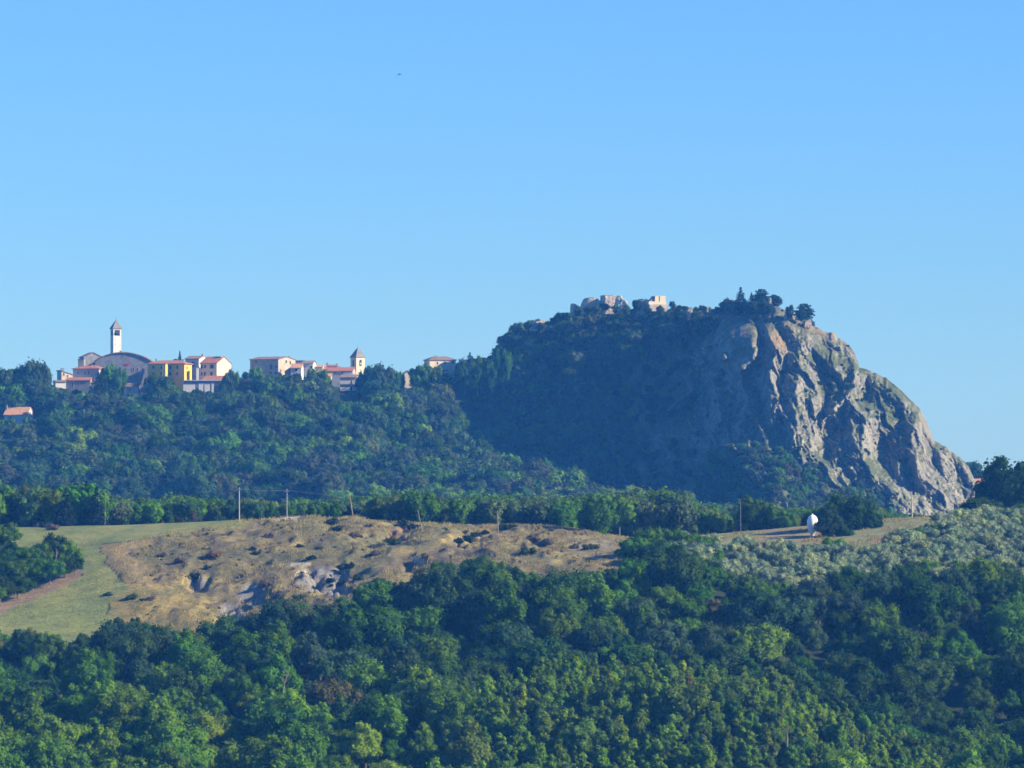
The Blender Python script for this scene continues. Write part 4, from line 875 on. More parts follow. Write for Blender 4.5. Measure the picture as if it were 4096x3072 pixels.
ruin("round grey tower stump beside the restored block", [r5(*p) for p in [(1500, 400), (1500, 300), (1520, 240), (1548, 222), (1590, 222), (1612, 245), (1640, 310), (1660, 400)]], cyv(2590)-4, 6, deep=2.5, mat='grey')
ruin("scattered masonry ruin among shrubs left of the castle", [r5(*p) for p in [(215, 600), (222, 508), (290, 490), (330, 475), (395, 473), (395, 530), (340, 600)]], cyv(2150)-4, 3, holes=[[r5(*p) for p in [(290, 512), (312, 512), (312, 540), (290, 540)]]])
ruin("pale fragment of curtain wall on the crest right of the restored block", [r5(*p) for p in [(2060, 420), (2078, 325), (2130, 322), (2135, 350), (2100, 420)]], cyv(2765)-3, 2, cell=1.2)
ruin("thin masonry post on the crest left of the trees", [(2799, 1250), (2799, 1226), (2806, 1224), (2806, 1250)], cyv(2800)-3, 1, cell=1.2)
ruin("slim masonry stub nearest the round crest tree", [(2828, 1250), (2828, 1228), (2834, 1226), (2834, 1250)], cyv(2830)-3, 1, cell=1.2)
ruin("tall pale stone pillar between the crest pines", [(3078, 1225), (3078, 1196), (3081, 1190), (3085, 1192), (3087, 1205), (3089, 1225)], cyv(3080)-7, 1.2, cell=1.1, name="stone_pillar", cat="pillar")
ruin("jagged pale rock stump on the summit shoulder", [(3140, 1280), (3150, 1250), (3158, 1240), (3166, 1250), (3172, 1272), (3172, 1280)], cyv(3150)-9, 3, cell=1.3, name="rock_outcrop", cat="rock", group="rock stumps on the summit")
ruin("small pointed rock stump in front of the summit pine", [(3190, 1280), (3195, 1258), (3203, 1252), (3213, 1266), (3214, 1280)], cyv(3200)-8, 3, cell=1.3, name="rock_outcrop", cat="rock", group="rock stumps on the summit")
ruin("broken crag wall at the edge of the summit shoulder", [(3215, 1310), (3222, 1283), (3245, 1276), (3249, 1310)], cyv(3230)-8, 3, cell=1.3, name="rock_outcrop", cat="rock", group="rock stumps on the summit")
Yb = cyv(2640)-4; kb = Yb/F; A = at(2640, 1225, Yb)
e = empty("restored_block", A, R(17), label="restored pale square block on the castle ridge", cat="building", group="castle ruins on the crest")
def sx2(x): return (x-2640)*kb
def sz2(y): return float(zat(y, Yb))-A.z
MB().box(sx2(2620), sx2(2665.5), 0.3, 6, sz2(1206), sz2(1183.5)).build("upper_block", M['cream'], e)
MB().box(sx2(2592), sx2(2666), -.2, 6.4, sz2(1218), sz2(1206)-.004).build("parapet", M['cream'], e)
MB().box(sx2(2595), sx2(2668), -.6, 7, sz2(1245), sz2(1218)-.004).build("base_wall", M['stone'], e)
MB().extrude([(sx2(2598), sz2(1206)), (sx2(2620)-.01, sz2(1206)), (sx2(2620)-.01, sz2(1186))], 'y', 1, 4.5).build("stair_wall", M['greyd'], e)
MB().box(sx2(2637.5), sx2(2639.5), 0.2, 0.29, sz2(1206)+.01, sz2(1184)).build("slit", M['pane'], e)

# ------------------------------------------------------------------ poles
def pole(label, sx0, sy0, sx1, sy1, Y, r=0.13, cross=True, mat='concretepole', group="utility poles along the field"):
    q, zg = sx1, None; B = at(sx1, sy1, Y); zb = gpt(B.x, Y)
    T = at(sx0, sy0, Y); e = empty("utility_pole", (B.x, Y, B.z), 0, label=label, cat="pole", group=group)
    mb = MB(); d = T-B; mb.tube([-d.normalized()*max(1.0, (B.z-zb)+0.6), d*0.5, d], [r, r*0.85, r*0.7], 8); mb.build("post", M[mat], e)
    if cross:
        c = MB(); c.box(d.x-.55, d.x+.55, -.2, -.11, d.z-.55, d.z-.43)
        for i in (-.45, 0, .45): c.box(d.x+i-.05, d.x+i+.05, -.2, -.11, d.z-.428, d.z-.25)
        c.build("crossarm", M['greyd'], e)
    return e
pole("tall pale pole at the end of the green field", 957, 1950, 957, 2078, 1308, 0.17)
pole("pole on the highest point of the dry slope", 1148, 1957, 1148, 2062, 1311, 0.12)
pole("leaning brown pole right of the slope top", 1398, 1972, 1414, 2082, 1311, 0.13, False, 'wood')
pole("leaning pole in the middle of the dry slope", 1671, 2040, 1699, 2169, 1266, 0.10, False, 'wood')
pole("thin pole standing on the right part of the dry slope", 1990, 2040, 1994, 2168, 1268, 0.11, True, 'wood')
pole("short grey pole beside the trees at the right end of the slope", 2479, 2108, 2480, 2185, 1265, 0.12, False, 'greyd')
pole("pole before the cliff foot between two bushy trees", 2962, 1998, 2963, 2148, 1318, 0.07, False, 'greyd')
pole("tall pale pole in front of the sunlit cliff", 3646, 1966, 3649, 2095, 1322, 0.20, False)
pole("slim pole with a white cap behind the green field", 421, 1980, 420, 2106, 1312, 0.06, False, 'greyd')
pole("pole top rising from the trees under the cliff", 2374, 1974, 2374, 2060, 1420, 0.14, False)
pole("telegraph pole with a crossarm in the wood below the village", 336, 1636, 336, 1690, 2330, 0.25, True)
pole("bare pale mast left of the cliff shadow", 1726, 1952, 1727, 2060, 1420, 0.10, False, 'palebark')

# ------------------------------------------------------------------ white tank, bird, bits
ys_ = np.arange(1230, 1320, 0.5); sy_t = 1536-F*np.tan(np.arctan2(ground(np.full(ys_.shape, 3250.0), ys_), ys_)-PITCH); YT = float(ys_[np.argmin(np.abs(sy_t-2143))])
A = at(3250, 2141, YT); e = empty("white_tank", A, 0, label="white oval tank half hidden by the big dark tree", cat="tank")
hT = float(zat(2059, YT))-e.location.z; n = 24; prof = [(0.02, 0.0), (0.35, 0.05), (0.75, 0.13), (1.08, 0.3), (1.25, 0.5), (1.22, 0.7), (1.0, 0.86), (0.6, 0.96), (0.3, 0.99), (0.02, 1.0)]
V = []; Fc = []
for i, (r_, h_) in enumerate(prof): V += [(math.cos(2*math.pi*j/n)*r_, math.sin(2*math.pi*j/n)*r_, h_*hT) for j in range(n)]
Fc = [(i*n+j, i*n+(j+1) % n, (i+1)*n+(j+1) % n, (i+1)*n+j) for i in range(len(prof)-1) for j in range(n)]
me = mesh_np("shell", np.array(V), Fc, M['tank'], True); link(bpy.data.objects.new("shell", me), e)
MB().tube([(0, 0, hT*.97), (0, 0, hT+.25)], 0.16, 10).build("valve_cap", M['tank'], e); MB().tube([(0, 0, -2), (0, 0, hT*.06)], 0.45, 12).build("stand", M['concrete'], e)
Yb = 1150.0; B = at(1598, 298, Yb); mb = MB()
V = []; Fc = []
body = [(-.02, 0.22, 0, .015), (0, .16, .01, .045), (0, .05, .02, .06), (0, -.1, .01, .05), (0, -.24, 0, .02)]; n = 8
def wing(s_):
    pts = [(0.03, .08, .05), (.12, .10, .10), (.26, .05, .06), (.36, -.05, -.12)]
    ch = [.14, .13, .10, .02]; v = []
    for (x, y, z), c_ in zip(pts, ch): v += [(s_*x, y+c_/2, z+.01), (s_*x, y-c_/2, z), (s_*x, y, z-.015)]
    f = []
    for i in range(3):
        for a, b in ((0, 1), (1, 2), (2, 0)): f.append((i*3+a, i*3+b, i*3+3+b, i*3+3+a))
    return v, f+[(0, 2, 1), (9, 10, 11)]
for i, (x, y, z, r_) in enumerate(body): V += [(x+math.cos(2*math.pi*j/n)*r_, y, z+math.sin(2*math.pi*j/n)*r_) for j in range(n)]
Fc = [(i*n+j, i*n+(j+1) % n, (i+1)*n+(j+1) % n, (i+1)*n+j) for i in range(4) for j in range(n)]+[tuple(range(n)), tuple(range(4*n, 5*n))[::-1]]
mb.add(V, Fc); mb.add(*wing(1)); mb.add(*wing(-1)); mb.add([(-.03, -.2, 0), (.03, -.2, 0), (.08, -.36, 0), (-.08, -.36, 0), (0, -.2, .02)], [(0, 1, 2, 3), (0, 4, 1), (1, 4, 2), (2, 4, 3), (3, 4, 0)])
b = mb.build("bird", M['feather']); b.location = B; b.rotation_euler = (0, R(12), R(150)); b.scale = (1.6,)*3
tag(b, "dark bird with bent wings flying alone in the blue sky", "bird")

# ------------------------------------------------------------------ single trees and bushes
def tree_top(name, label, cat, group, sx, top, base, Y, crown, crown_h, tn, trunk=None, wide=None, rz=None):
    B = at(sx, base, Y); T = float(zat(top, Y)); zg = B.z; h = T-zg; s = h/crown_h
    o = tree(name, label, cat, group, B, crown, trunk, s if wide is None else wide, rnd.uniform(0, 6.28) if rz is None else rz, tn, zs=s)
    return o
G2 = "conifers on the summit of the rock"
tree_top("spruce_tree", "pointed dark spruce on the crest, leftmost conifer", "conifer", G2, 2963, 1150, 1262, cyv(2963)-8, SPRUCE[0], 12.2, PINEC, STEM, 1.5)
tree_top("spruce_tree", "small dark spruce between the two taller summit conifers", "conifer", G2, 3006, 1170, 1258, cyv(3006)-4, SPRUCE[1], 12.2, PINEC, STEM, 1.1)
tree_top("pine_tree", "broad dark pine left of the stone pillar", "conifer", G2, 3048, 1158, 1245, cyv(3048)-4, PINE[0], 8.8, PINEC, STEM, 1.0)
tree_top("pine_tree", "dark pine leaning right of the stone pillar", "conifer", G2, 3098, 1180, 1240, cyv(3098)+2, PINE[1], 8.8, PINEC, STEM, 0.85)
tree_top("pine_tree", "wide dark pine behind the summit rock stumps", "conifer", G2, 3215, 1216, 1300, cyv(3215)+4, PINE[0], 8.8, PINEC, STEM, 1.1)
tree_top("pine_tree", "low pine on the summit shoulder where the ridge drops", "conifer", G2, 3240, 1278, 1330, cyv(3240)+2, PINE[1], 8.8, PINEC, STEM, 0.55)
tree_top("spruce_tree", "lone dark cypress behind the long yellow house", "conifer", None, 719, 1403, 1470, YV+30, SPRUCE[0], 12.2, PINEC, STEM, 0.5)
tree_top("pine_tree", "dark spreading conifer behind the roof of the yellow house", "conifer", None, 703, 1436, 1475, YV+26, PINE[0], 8.8, PINEC, STEM, 0.45)
tree_top("spruce_tree", "dark fir in front of the red hipped roof house", "conifer", None, 393, 1482, 1590, YV-40, SPRUCE[1], 12.2, (0.02, 0.04, 0.026), STEM, 0.9)
tree_top("spruce_tree", "shorter dark fir left of the tall fir below the clock tower", "conifer", None, 372, 1512, 1590, YV-44, SPRUCE[0], 12.2, (0.02, 0.04, 0.026), STEM, 0.9)
tree_top("pine_tree", "tall dark pine above the trees left of the red roofs", "conifer", None, 1880, 1410, 1500, YV-10, SPRUCE[1], 12.2, (0.03, 0.06, 0.03), STEM, 1.3)["label"] = "pointed green tree on the saddle left of the rock"
G3 = "round trees on the crest"
for i, (sx, tp_, bs, w_) in enumerate([(2911, 1197, 1262, 0.95), (2945, 1208, 1268, 0.8), (2990, 1200, 1266, 0.8), (3040, 1205, 1268, 0.8), (3078, 1212, 1268, 0.6), (2870, 1228, 1262, 0.5), (2690, 1205, 1240, 0.32), (2718, 1217, 1240, 0.25), (2810, 1222, 1250, 0.35), (2738, 1222, 1245, 0.3),
       (2530, 1236, 1260, 0.4), (2545, 1200, 1245, 0.42), (2410, 1208, 1245, 0.45), (2425, 1216, 1245, 0.35), (2240, 1248, 1290, 0.65), (2215, 1270, 1300, 0.45), (2265, 1250, 1285, 0.5), (2110, 1283, 1320, 0.5), (2075, 1310, 1345, 0.55), (2195, 1284, 1305, 0.4), (2035, 1345, 1380, 0.5), (2003, 1385, 1425, 0.5), (3205, 1228, 1290, 0.6), (3160, 1222, 1280, 0.4)]):
    tree_top("broadleaf_tree", ["round green tree left of the summit spruces", "bushy tree under the pointed summit spruce", "green tree below the small summit spruce", "green tree at the foot of the summit pine", "bush at the foot of the stone pillar", "shrubby tree by the masonry posts", "upright shrub right of the restored block", "small shrub right of the restored block", "shrub at the masonry post", "little shrub beside the curtain wall fragment",
        "low shrub between the jagged wall and tower stump", "shrub on the left side of the tower stump", "dark bush in front of the square keep", "low bush at the foot of the keep", "leafy tree left of the castle ruins", "small tree just left of the leafy crest tree", "bush below the left wall stub", "bush left of the scattered masonry", "airy bush on the shoulder left of the ruin", "bush between scattered masonry and castle", "bush on the upper left edge of the rock", "bush half way down the left edge of the rock", "pale green tree beside the wide summit pine", "small tree before the summit stumps"][i],
        "tree", G3, sx, tp_, bs, cyv(sx)-9, FARC[i % 5], FAR_H[i % 5], jit((0.04, 0.07, 0.032)), TRUNK[i % 3], w_)
tree_top("broadleaf_tree", "round tree seen behind the lower right edge of the rock", "tree", None, 3893, 1848, 1960, 2440, FARC[1], FAR_H[1], jit(DARK), TRUNK[0], 1.1)
tree_top("broadleaf_tree", "smaller tree next to the terracotta roof behind the rock", "tree", None, 3925, 1893, 1960, 2435, FARC[3], FAR_H[3], jit(DARK), TRUNK[0], 0.7)
# the big dark trees at the right edge and by the tank
for i, (sx, tp_, bs, w_, Yt, lb) in enumerate([(4062, 1833, 2090, 1.9, 1338, "largest dark tree at the right edge rising above the horizon"), (3992, 1905, 2085, 1.25, 1342, "dark tree leaning left of the largest right edge tree"), (4150, 1850, 2090, 1.7, 1345, "dark tree cut by the right edge of the picture"),
       (3925, 1985, 2090, 1.0, 1330, "dark bushy tree at the foot of the cliff, left of the right edge trees"), (3860, 2030, 2100, 0.7, 1326, "low dark tree where the cliff foot meets the olive slope"), (3790, 2065, 2110, 0.55, 1322, "low dark bush tree on the edge of the olive slope")]):
    tree_top("broadleaf_tree", lb, "tree", "dark trees at the right edge", sx, tp_, bs, Yt, NEAR[i % 5], NEAR_H[i % 5], jit((0.036, 0.085, 0.020), 0.1), TRUNK[i % 3], w_)
for i, (sx, tp_, bs, w_, Yt, lb) in enumerate([(3395, 1985, 2190, 1.3, 1285, "tall dark tree standing right of the white tank"), (3322, 2035, 2175, 0.85, YT-5, "dark tree whose leaves cover the white tank"), (3455, 2045, 2190, 0.95, 1284, "dark rounded tree at the right of the tank group"), (3372, 2100, 2225, 0.6, 1268, "lowest dark tree of the tank group reaching the olives")]):
    tree_top("broadleaf_tree", lb, "tree", "dark trees beside the white tank", sx, tp_, bs, Yt, NEAR[(i+1) % 5], NEAR_H[(i+1) % 5], jit((0.034, 0.075, 0.026), 0.1), TRUNK[i % 3], w_)
for i, (sx, tp_, w_) in enumerate([(122, 1446, .62), (82, 1463, .35), (160, 1452, .6), (176, 1458, .5), (20, 1477, .7), (45, 1480, .5), (440, 1461, .6), (470, 1470, .5), (418, 1476, .4), (612, 1500, .6), (660, 1506, .5), (905, 1496, .4), (925, 1486, .35), (945, 1490, .3), (1003, 1478, .5), (1030, 1474, .5),
       (1250, 1476, .4), (1288, 1482, .4), (1445, 1492, .4), (1490, 1466, .6), (1530, 1461, .7), (1562, 1474, .5), (1590, 1486, .4), (1668, 1466, .5), (1705, 1459, .5), (1748, 1466, .4), (1860, 1440, .6), (1910, 1432, .6), (1965, 1434, .6), (2010, 1398, .5)]):
    tree_top("broadleaf_tree", "round topped tree rising between or before the village houses" if sx > 300 and sx < 1600 else ("tree on the skyline left of the village" if sx < 300 else "tree on the saddle between village and rock"), "tree",
        "trees among the village houses" if sx > 300 and sx < 1600 else ("skyline trees left of the village" if sx < 300 else "trees on the saddle"), sx, tp_, 1608 if sx < 1600 else 1560, 2436, FARC[[0, 1, 3][i % 3]], FAR_H[[0, 1, 3][i % 3]], jit(rnd.choice([MID, BLU, DARK])), TRUNK[i % 3], w_*1.65)
for i, (sx, tp_, bs, w_, Yt) in enumerate([(2530, 2150, 2275, .75, 1218), (2580, 2122, 2270, .85, 1222), (2640, 2108, 2265, .9, 1226), (2700, 2112, 2270, .85, 1224), (2755, 2135, 2275, .8, 1220), (2810, 2150, 2290, .75, 1216), (2610, 2180, 2310, .8, 1206), (2680, 2185, 2310, .85, 1206), (2760, 2200, 2320, .8, 1204), (2850, 2190, 2310, .7, 1208), (2900, 2215, 2320, .6, 1206)]):
    tree_top("broadleaf_tree", "dark green tree in the clump between the concrete shed and the olive slope", "tree", "clump of trees beside the concrete shed", sx, tp_, bs, Yt, NEAR[i % 5], NEAR_H[i % 5], jit(MID, 0.2), TRUNK[i % 3], w_)
for sx, tp_, bs, w_, Yt, lb in ((3015, 1985, 2150, .8, 1330, "tall dark tree right of the pole below the cliff"), (3085, 2020, 2145, .7, 1328, "round dark tree between pole and white tank"), (3150, 2045, 2140, .6, 1326, "lower dark tree just left of the white tank"), (2400, 1978, 2165, 1.0, 1300, "tall bushy tree at the right end of the dry slope"), (2352, 2010, 2150, .7, 1304, "smaller bushy tree beside the tall one at the slope end"), (2250, 2010, 2130, .7, 1322, "rounded tree behind the crest of the dry slope")):
    tree_top("broadleaf_tree", lb, "tree", None, sx, tp_, bs, Yt, NEAR[int(sx) % 5], NEAR_H[int(sx) % 5], jit(MID, 0.2), TRUNK[0], w_)
for sx, tp_, w_, lb in ((2352, 1218, .5, "bush at the foot of the rounded ruin"), (2385, 1222, .45, "second bush under the rounded ruin, nearer the keep"), (2462, 1214, .45, "bush between square keep and jagged wall"), (2505, 1222, .5, "bush at the right foot of the jagged wall"), (2592, 1222, .45, "bush below the round tower stump"), (2640, 1224, .5, "bush below the restored block"), (2310, 1226, .45, "bush beneath the small wall stub"), (2165, 1292, .5, "bush in front of the scattered masonry")):
    tree_top("shrub", lb, "shrub", None, sx, tp_, tp_+42, cyv(sx)-14, FARC[int(sx) % 5], FAR_H[int(sx) % 5], jit((0.06, 0.11, 0.03)), None, w_)
for sx, tp_, w_, lb in ((28, 1674, .8, "tree before the left end of the orange roofed house"), (118, 1672, .6, "tree hiding the right corner of the orange roofed house"), (72, 1692, .7, "low tree under the window of the orange roofed house")):
    tree_top("broadleaf_tree", lb, "tree", None, sx, tp_, tp_+80, 2368, FARC[sx % 5], FAR_H[sx % 5], jit(MID), TRUNK[0], w_)
wp = [at(957, 1953, 1308), at(1148, 1960, 1311), at(1398, 1975, 1311)]
for a_, b_, lb in ((0, 1, "thin sagging wire between the two left poles of the dry slope"), (1, 2, "thin sagging wire running to the leaning brown pole")):
    mb = MB()
    for off in (-.4, .4):
        A, B = wp[a_], wp[b_]; mb.tube([A.lerp(B, t_)+Vector((off, 0, -1.1*4*t_*(1-t_)*0.35)) for t_ in [i/12 for i in range(13)]], 0.014, 5)
    tag(mb.build("overhead_wire", M['greyd']), lb, "wire", "overhead wires on the dry slope")
# bush-covered bank at the left, above the track
for i, (sx, tp_, bs, w_, Yt) in enumerate([(15, 2092, 2200, 0.8, 1262), (-60, 2085, 2200, 0.8, 1262), (45, 2165, 2290, 0.8, 1240), (110, 2185, 2290, 0.7, 1240), (165, 2175, 2285, 0.7, 1242), (225, 2135, 2270, 0.75, 1245), (275, 2170, 2280, 0.65, 1244), (300, 2215, 2290, 0.5, 1240),
       (-30, 2200, 2320, 0.9, 1236), (60, 2245, 2360, 0.8, 1230), (130, 2245, 2345, 0.75, 1232), (200, 2240, 2325, 0.7, 1234), (0, 2300, 2410, 0.8, 1222), (70, 2300, 2385, 0.7, 1226), (260, 2240, 2300, 0.55, 1238), (-60, 2320, 2440, 0.9, 1218)]):
    tree_top("broadleaf_tree", ["tree highest at the left edge above the green field"]*2+["dark tree on the bushy bank above the brown track"]*14 and ("tree at the left edge rising above the bushy bank" if i < 2 else "dark tree on the bushy bank above the brown track"), "tree", "trees on the bank above the track" if i > 1 else "pair of trees at the left edge", sx, tp_, bs, Yt, NEAR[i % 5], NEAR_H[i % 5], jit(rnd.choice([DARK, MID]), 0.2), TRUNK[i % 3], w_)
# conifers behind the green field
for i, (sx, tp_, Yt) in enumerate([(215, 1945, 1335), (262, 1955, 1330), (300, 1935, 1340), (345, 1925, 1338), (385, 1950, 1332), (180, 1965, 1345), (440, 2000, 1336)]):
    tree_top("cedar_tree", "dark conifer in the row behind the green field", "conifer", "conifers behind the green field", sx, tp_, 2115, Yt, SPRUCE[i % 2], 12.2, jit((0.022, 0.045, 0.026), 0.15), STEM, 1.0)
tree_top("broadleaf_tree", "yellowing tree behind the left end of the green field", "tree", None, 100, 1945, 2090, 1338, NEAR[0], NEAR_H[0], (0.10, 0.12, 0.03), TRUNK[0], 0.8)
tree_top("broadleaf_tree", "small yellow tree standing out in the far wooded slope", "tree", None, 1262, 1605, 1690, 2400, FARC[2], FAR_H[2], (0.20, 0.20, 0.07), TRUNK[0], 0.7)
for i, (sx, sy_, lb) in enumerate([(1075, 1738, "bright green tree low on the far slope"), (720, 1780, "light green tree on the far slope above the field"), (330, 1670, "light green tree right of the orange roofed house"), (1050, 1800, "yellowish tree in the lower far wood"), (420, 1655, "bright tree below the telegraph pole")]):
    tree_top("broadleaf_tree", lb, "tree", None, sx, sy_-30, sy_+45, [2330, 2290, 2385, 2260, 2390][i], FARC[i], FAR_H[i], jit((0.12, 0.16, 0.045)), TRUNK[0], 0.65)
# bare pale trees
def bare(label, sx, sy0, sy1, Y, seed, lean=0.0):
    g = random.Random(seed); B = at(sx, sy1, Y); h = float(zat(sy0, Y))-B.z; e = empty("dead_tree", B, 0, label=label, cat="dead tree"); mb = MB()
    mb.tube([(0, 0, -1), (lean*h*.3, 0, h*.4), (lean*h*.9, .1, h*.8), (lean*h, 0, h)], [.17, .13, .07, .03], 7); mb.build("trunk", M['palebark'], e); br = MB()
    for i in range(7):
        z = h*g.uniform(.3, .85); a = g.uniform(0, 6.28); L = h*g.uniform(.15, .3); br.tube([(lean*z, 0, z), (lean*z+math.cos(a)*L*.6, math.sin(a)*L*.5, z+L*.5), (lean*z+math.cos(a)*L, math.sin(a)*L*.7, z+L)], [.06, .045, .02], 5)
    br.build("branches", M['palebark'], e)
bare("leaning pale dead tree in the middle of the near wood", 1128, 2665, 2775, 1062, 3, 0.28); bare("thin upright dead trunk right of the leaning dead tree", 1284, 2700, 2780, 1062, 4, -0.05)
bare("white birch like trunk on the near knoll", 3148, 2900, 2965, 1012, 5, 0.05); bare("pale bare stem on the bushy bank at the left", 218, 2195, 2290, 1238, 6, 0.1)
bare("bare forked branches in the trees below the dry slope", 1870, 2300, 2400, 1165, 8, -0.3)
bare("bare pale stem in the far wood above the field", 1035, 1775, 1830, 2300, 9, 0.05)
# shrubs on the dry slope
SH = [(790, 2318, 1.3, 0), (1010, 2200, 1.0, 1), (860, 2230, 1.7, 2), (900, 2260, 1.6, 2), (830, 2275, 1.0, 1), (1330, 2100, 1.6, 1), (1350, 2125, 1.2, 1), (1025, 2220, .8, 0), (1245, 2240, 1.1, 1), (1280, 2200, .8, 0), (1400, 2270, 1.3, 1), (1365, 2280, 1.0, 0),
      (1580, 2180, 1.4, 0), (1560, 2165, .8, 0), (1620, 2100, 1.5, 1), (1650, 2115, 1.4, 1), (1870, 2165, 1.6, 1), (1840, 2175, 1.3, 1), (1900, 2145, 1.3, 1), (1940, 2135, 1.1, 1), (2010, 2120, 1.2, 0), (2040, 2115, 1.2, 0), (2130, 2170, 1.6, 2), (2180, 2180, 1.6, 2), (2230, 2165, 1.2, 2), (2110, 2220, 1.6, 0),
      (530, 2400, 1.1, 0), (575, 2405, .8, 1), (605, 2400, 1.1, 2), (430, 2385, .8, 0), (680, 2330, .9, 2), (720, 2250, 1.4, 2), (650, 2230, 1.2, 2), (1150, 2170, 1.3, 2), (1080, 2150, 1.2, 2), (1200, 2190, 1.0, 1), (1450, 2200, 1.5, 2), (1500, 2220, 1.4, 2), (1420, 2150, 1.2, 2), (1320, 2330, 1.3, 1), (1370, 2340, 1.2, 1), (1430, 2320, 1.3, 1),
      (180, 2110, 1.9, 1), (210, 2120, 1.7, 2), (160, 2098, 1.2, 2), (950, 2390, 1.4, 2), (1060, 2340, 1.5, 2), (1120, 2390, 1.6, 2), (1200, 2400, 1.3, 0), (1480, 2110, 1.0, 2), (1700, 2230, 1.2, 2), (1750, 2200, 1.2, 2), (1780, 2120, .9, 1), (2300, 2195, 1.3, 2), (2360, 2200, 1.4, 0), (2540, 2240, 1.7, 0), (2640, 2220, 1.5, 0), (2730, 2210, 1.6, 0), (2850, 2190, 1.4, 2), (2480, 2215, 1.2, 2), (3120, 2215, 1.3, 0), (3080, 2180, .9, 1)]
def find_Y(sx, sy, y0=1185, y1=1330):
    ys = np.arange(y0, y1, 0.7); z = ground(np.full(ys.shape, float(sx)), ys); s = 1536-F*np.tan(np.arctan2(z, ys)-PITCH)
    hit = np.where(s <= sy)[0]; return float(ys[hit[0]]) if len(hit) else float(ys[np.argmin(s)])
for i, (sx, sy, s, kd) in enumerate(SH):
    if kd == 2 and i % 3 == 0: continue
    Y = find_Y(sx, sy); x = (sx-2048)/F*Y; z = gpt(x, Y)
    lb, gp, tn = [("leafy green shrub on the dry slope", "green shrubs on the dry slope", (0.05, 0.085, 0.032)), ("dark green bush in a hollow of the dry slope", "dark bushes on the dry slope", (0.025, 0.05, 0.028)), ("brownish half dry bush on the dry slope", "brown bushes on the dry slope", (0.15, 0.12, 0.09))][kd]; s = s*[0.8, 0.62, 0.62][kd]
    o = empty("shrub", (x, Y, z-0.2), rnd.uniform(0, 6.28), label=lb, cat="shrub", group=gp); o.scale = (s*1.0, s*1.0, s*0.7)
    c_ = link(bpy.data.objects.new("leaves", BUSH[i % 3]), o); c_["tint"] = jit(tn)
# shrubs beyond counting: low scrub scattered over slope, field edges and grove
for i in range(1100):
    sx = rnd.uniform(480, 2900); Y = rnd.uniform(1188, 1312); w = float(badland_w(np.array(sx), np.array(Y)))
    x = (sx-2048)/F*Y
    if sx < 2560 and w < 0.6: continue
    if float(fbm(np.array(x/9), np.array(Y/12), 3, 70)) < -0.12: continue
    stuff_pts.append((x, Y, gpt(x, Y)-0.15, rnd.choice([0.14, 0.2, 0.26])*rnd.uniform(0.8, 1.2), rnd.uniform(0, 6.28), 11+rnd.randrange(3), jit(rnd.choice([(0.15, 0.125, 0.085), (0.14, 0.14, 0.065), (0.10, 0.12, 0.05), (0.19, 0.155, 0.085), (0.24, 0.19, 0.09)]), 0.2)))
# olive grove on the right hand slope
ol = []
for x, Y in jgrid(20, 180, 1170, 1322, 4.2, 0.42):
    q = 2048+F*x/Y
    z = gpt(x, Y); sy_ = proj(x, Y, z)[1]
    if q < 2700 or q > 5000: continue
    lo = float(interp([(2700, 2180), (3000, 2225), (3230, 2235), (3330, 2225), (3470, 2235), (3560, 2200), (3700, 2150), (3850, 2110), (4096, 2085), (4500, 2080)], q))
    if sy_ < lo: continue
    if q < 3050 and rnd.random() < 0.5: continue
    s = rnd.uniform(0.65, 1.15); tn = jit(OLV, 0.12, 0.15) if rnd.random() < 0.9 else jit(MID)
    top = proj(x, Y, z+4.2*s)[1]
    ol.append((Y, x, z, s, tn, q))
ol.sort(); inview = [t_ for t_ in ol if 0 < t_[5] < 4110][:240]; ids = set(map(id, inview))
for i, t_ in enumerate(ol):
    Y, x, z, s, tn, q = t_
    if id(t_) in ids: tree("olive_tree", "silvery green olive tree in the grove on the right hand slope", "olive tree", "olive grove on the right slope", (x, Y, z-.2), OLIVE[i % 3], TRUNK[i % 3] if False else None, s, rnd.uniform(0, 6.28), tn)
    else: stuff_pts.append((x, Y, z-.2, s, rnd.uniform(0, 6.28), 14+i % 3, tn))

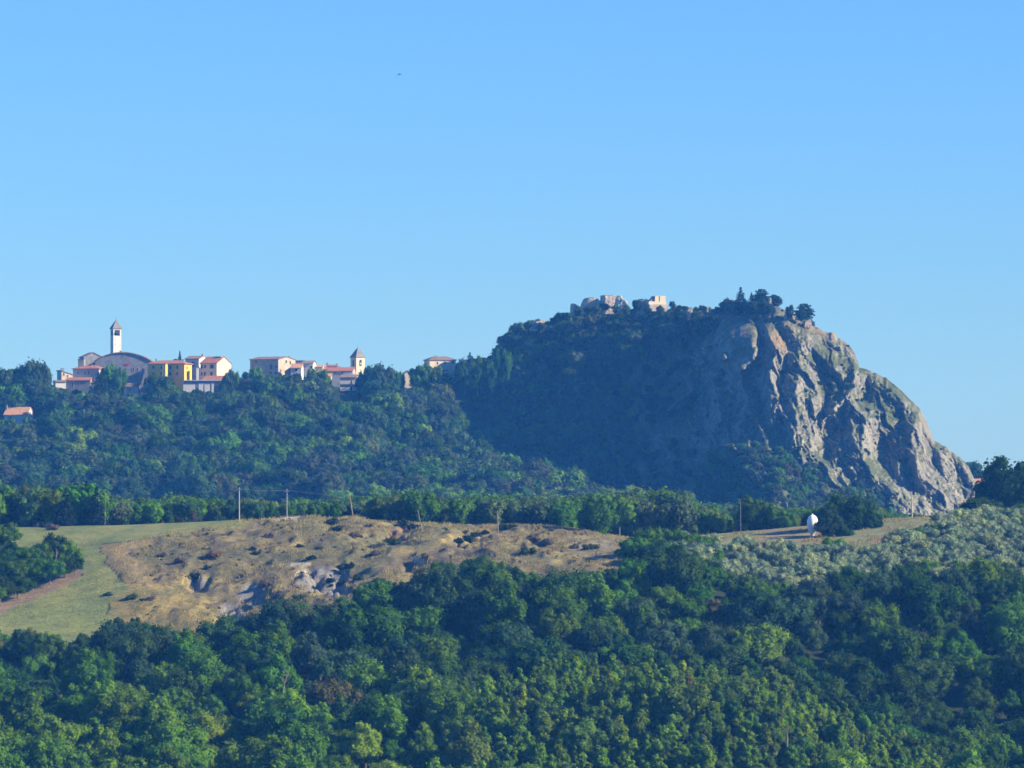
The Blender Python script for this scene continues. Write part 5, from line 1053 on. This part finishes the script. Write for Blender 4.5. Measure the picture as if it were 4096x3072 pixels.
# ------------------------------------------------------------------ the uncountable remainder of the woods
protos = bpy.data.collections.new("tree_shapes")
for i, me in enumerate(NEAR+FARC+BUSH+OLIVE+YOUNG): protos.objects.link(bpy.data.objects.new("shape_%02d" % i, me))
def instancer(name, pts, label, cat):
    me = bpy.data.meshes.new(name); n = len(pts); me.vertices.add(n)
    A = np.array([[p[0], p[1], p[2]] for p in pts], np.float32); me.vertices.foreach_set("co", A.ravel())
    for nm, ty, arr in (("scl", 'FLOAT', [p[3] for p in pts]), ("rot", 'FLOAT', [p[4] for p in pts]), ("idx", 'INT', [p[5] for p in pts])):
        a = me.attributes.new(nm, ty, 'POINT'); a.data.foreach_set("value", np.array(arr, np.float32 if ty == 'FLOAT' else np.int32))
    a = me.attributes.new("tint", 'FLOAT_VECTOR', 'POINT'); a.data.foreach_set("vector", np.array([p[6] for p in pts], np.float32).ravel())
    o = link(bpy.data.objects.new(name, me)); tag(o, label, cat, kind='stuff')
    ng = bpy.data.node_groups.new(name+"_scatter", 'GeometryNodeTree'); ng.interface.new_socket("Geometry", in_out='INPUT', socket_type='NodeSocketGeometry'); ng.interface.new_socket("Geometry", in_out='OUTPUT', socket_type='NodeSocketGeometry')
    N = ng.nodes; gi = N.new("NodeGroupInput"); go = N.new("NodeGroupOutput"); ip = N.new("GeometryNodeInstanceOnPoints"); ci = N.new("GeometryNodeCollectionInfo")
    ci.inputs["Collection"].default_value = protos; ci.inputs["Separate Children"].default_value = True; ci.inputs["Reset Children"].default_value = True; ip.inputs["Pick Instance"].default_value = True
    def attr(nm, dt):
        a = N.new("GeometryNodeInputNamedAttribute"); a.data_type = dt; a.inputs["Name"].default_value = nm; return [s for s in a.outputs if s.enabled and s.name == "Attribute"][0]
    L = ng.links; L.new(gi.outputs[0], ip.inputs["Points"]); L.new(ci.outputs[0], ip.inputs["Instance"]); L.new(attr("idx", 'INT'), ip.inputs["Instance Index"])
    cx = N.new("ShaderNodeCombineXYZ"); L.new(attr("rot", 'FLOAT'), cx.inputs[2]); er = N.new("FunctionNodeEulerToRotation"); L.new(cx.outputs[0], er.inputs[0]); L.new(er.outputs[0], ip.inputs["Rotation"])
    L.new(attr("scl", 'FLOAT'), ip.inputs["Scale"]); L.new(ip.outputs[0], go.inputs[0])
    md = o.modifiers.new("scatter", 'NODES'); md.node_group = ng; return o
instancer("woodland", stuff_pts, "continuous green woodland covering the slopes below the village and the rock", "woodland")
# dry grass on the eroded slope and along the field edge
g = np.random.default_rng(5); n = 52000
q = g.uniform(380, 3800, n); Y = g.uniform(1186, 1318, n); w = badland_w(q, Y); x = (q-2048)/F*Y; d = fbm(x/5, Y/9, 3, 71)
keep = ((w > 0.15) & (d > -0.02)) | ((q > 2560) & (d > 0.15)) | ((w > 0.0) & (w < 0.5) & (g.uniform(size=n) < 0.8))
q, Y, x = q[keep], Y[keep], x[keep]; z = ground(q, Y); n = len(q); VV = []
h = g.uniform(0.2, 0.65, n); a = g.uniform(0, 3.14, n); wd = g.uniform(0.05, 0.13, n)
for k_ in range(2):
    aa = a+k_*1.57; dx, dy = np.cos(aa)*wd, np.sin(aa)*wd; lx = g.normal(size=n)*0.15
    VV.append(np.stack([np.stack([x-dx, Y-dy, z-.1], -1), np.stack([x+dx, Y+dy, z-.1], -1), np.stack([x+lx, Y, z+h], -1)], 1))
V = np.concatenate(VV).reshape(-1, 3); me = mesh_np("dry_grass", V, np.arange(len(V)).reshape(-1, 3), plain("dry_grass", (0.32, 0.265, 0.09), 0.3, 0.12, 0.95, 0.0, 0.9))
tag(link(bpy.data.objects.new("dry_grass", me)), "straw coloured dry grass tufts over the eroded slope", "grass", kind='stuff')

# ------------------------------------------------------------------ haze: the air between here and the hill
hm = bpy.data.materials.new("haze_air"); hm.use_nodes = True; ht = hm.node_tree; ht.nodes.clear(); ho = ht.nodes.new("ShaderNodeOutputMaterial"); hv = ht.nodes.new("ShaderNodeVolumePrincipled")
hv.inputs["Color"].default_value = HAZE_COLOR; hv.inputs["Absorption Color"].default_value = (1, 1, 1, 1); hv.inputs["Density"].default_value = HAZE_DENSITY; hv.inputs["Anisotropy"].default_value = 0.0; ht.links.new(hv.outputs[0], ho.inputs["Volume"])
hz = MB().box(-6100, 6100, -300, 6100, -93, 118).build("haze", hm); tag(hz, "thin blue haze filling the air", "haze", kind='stuff')
print("trees near", len(vis), "stuff", len(stuff_pts), "olives", len(ol))
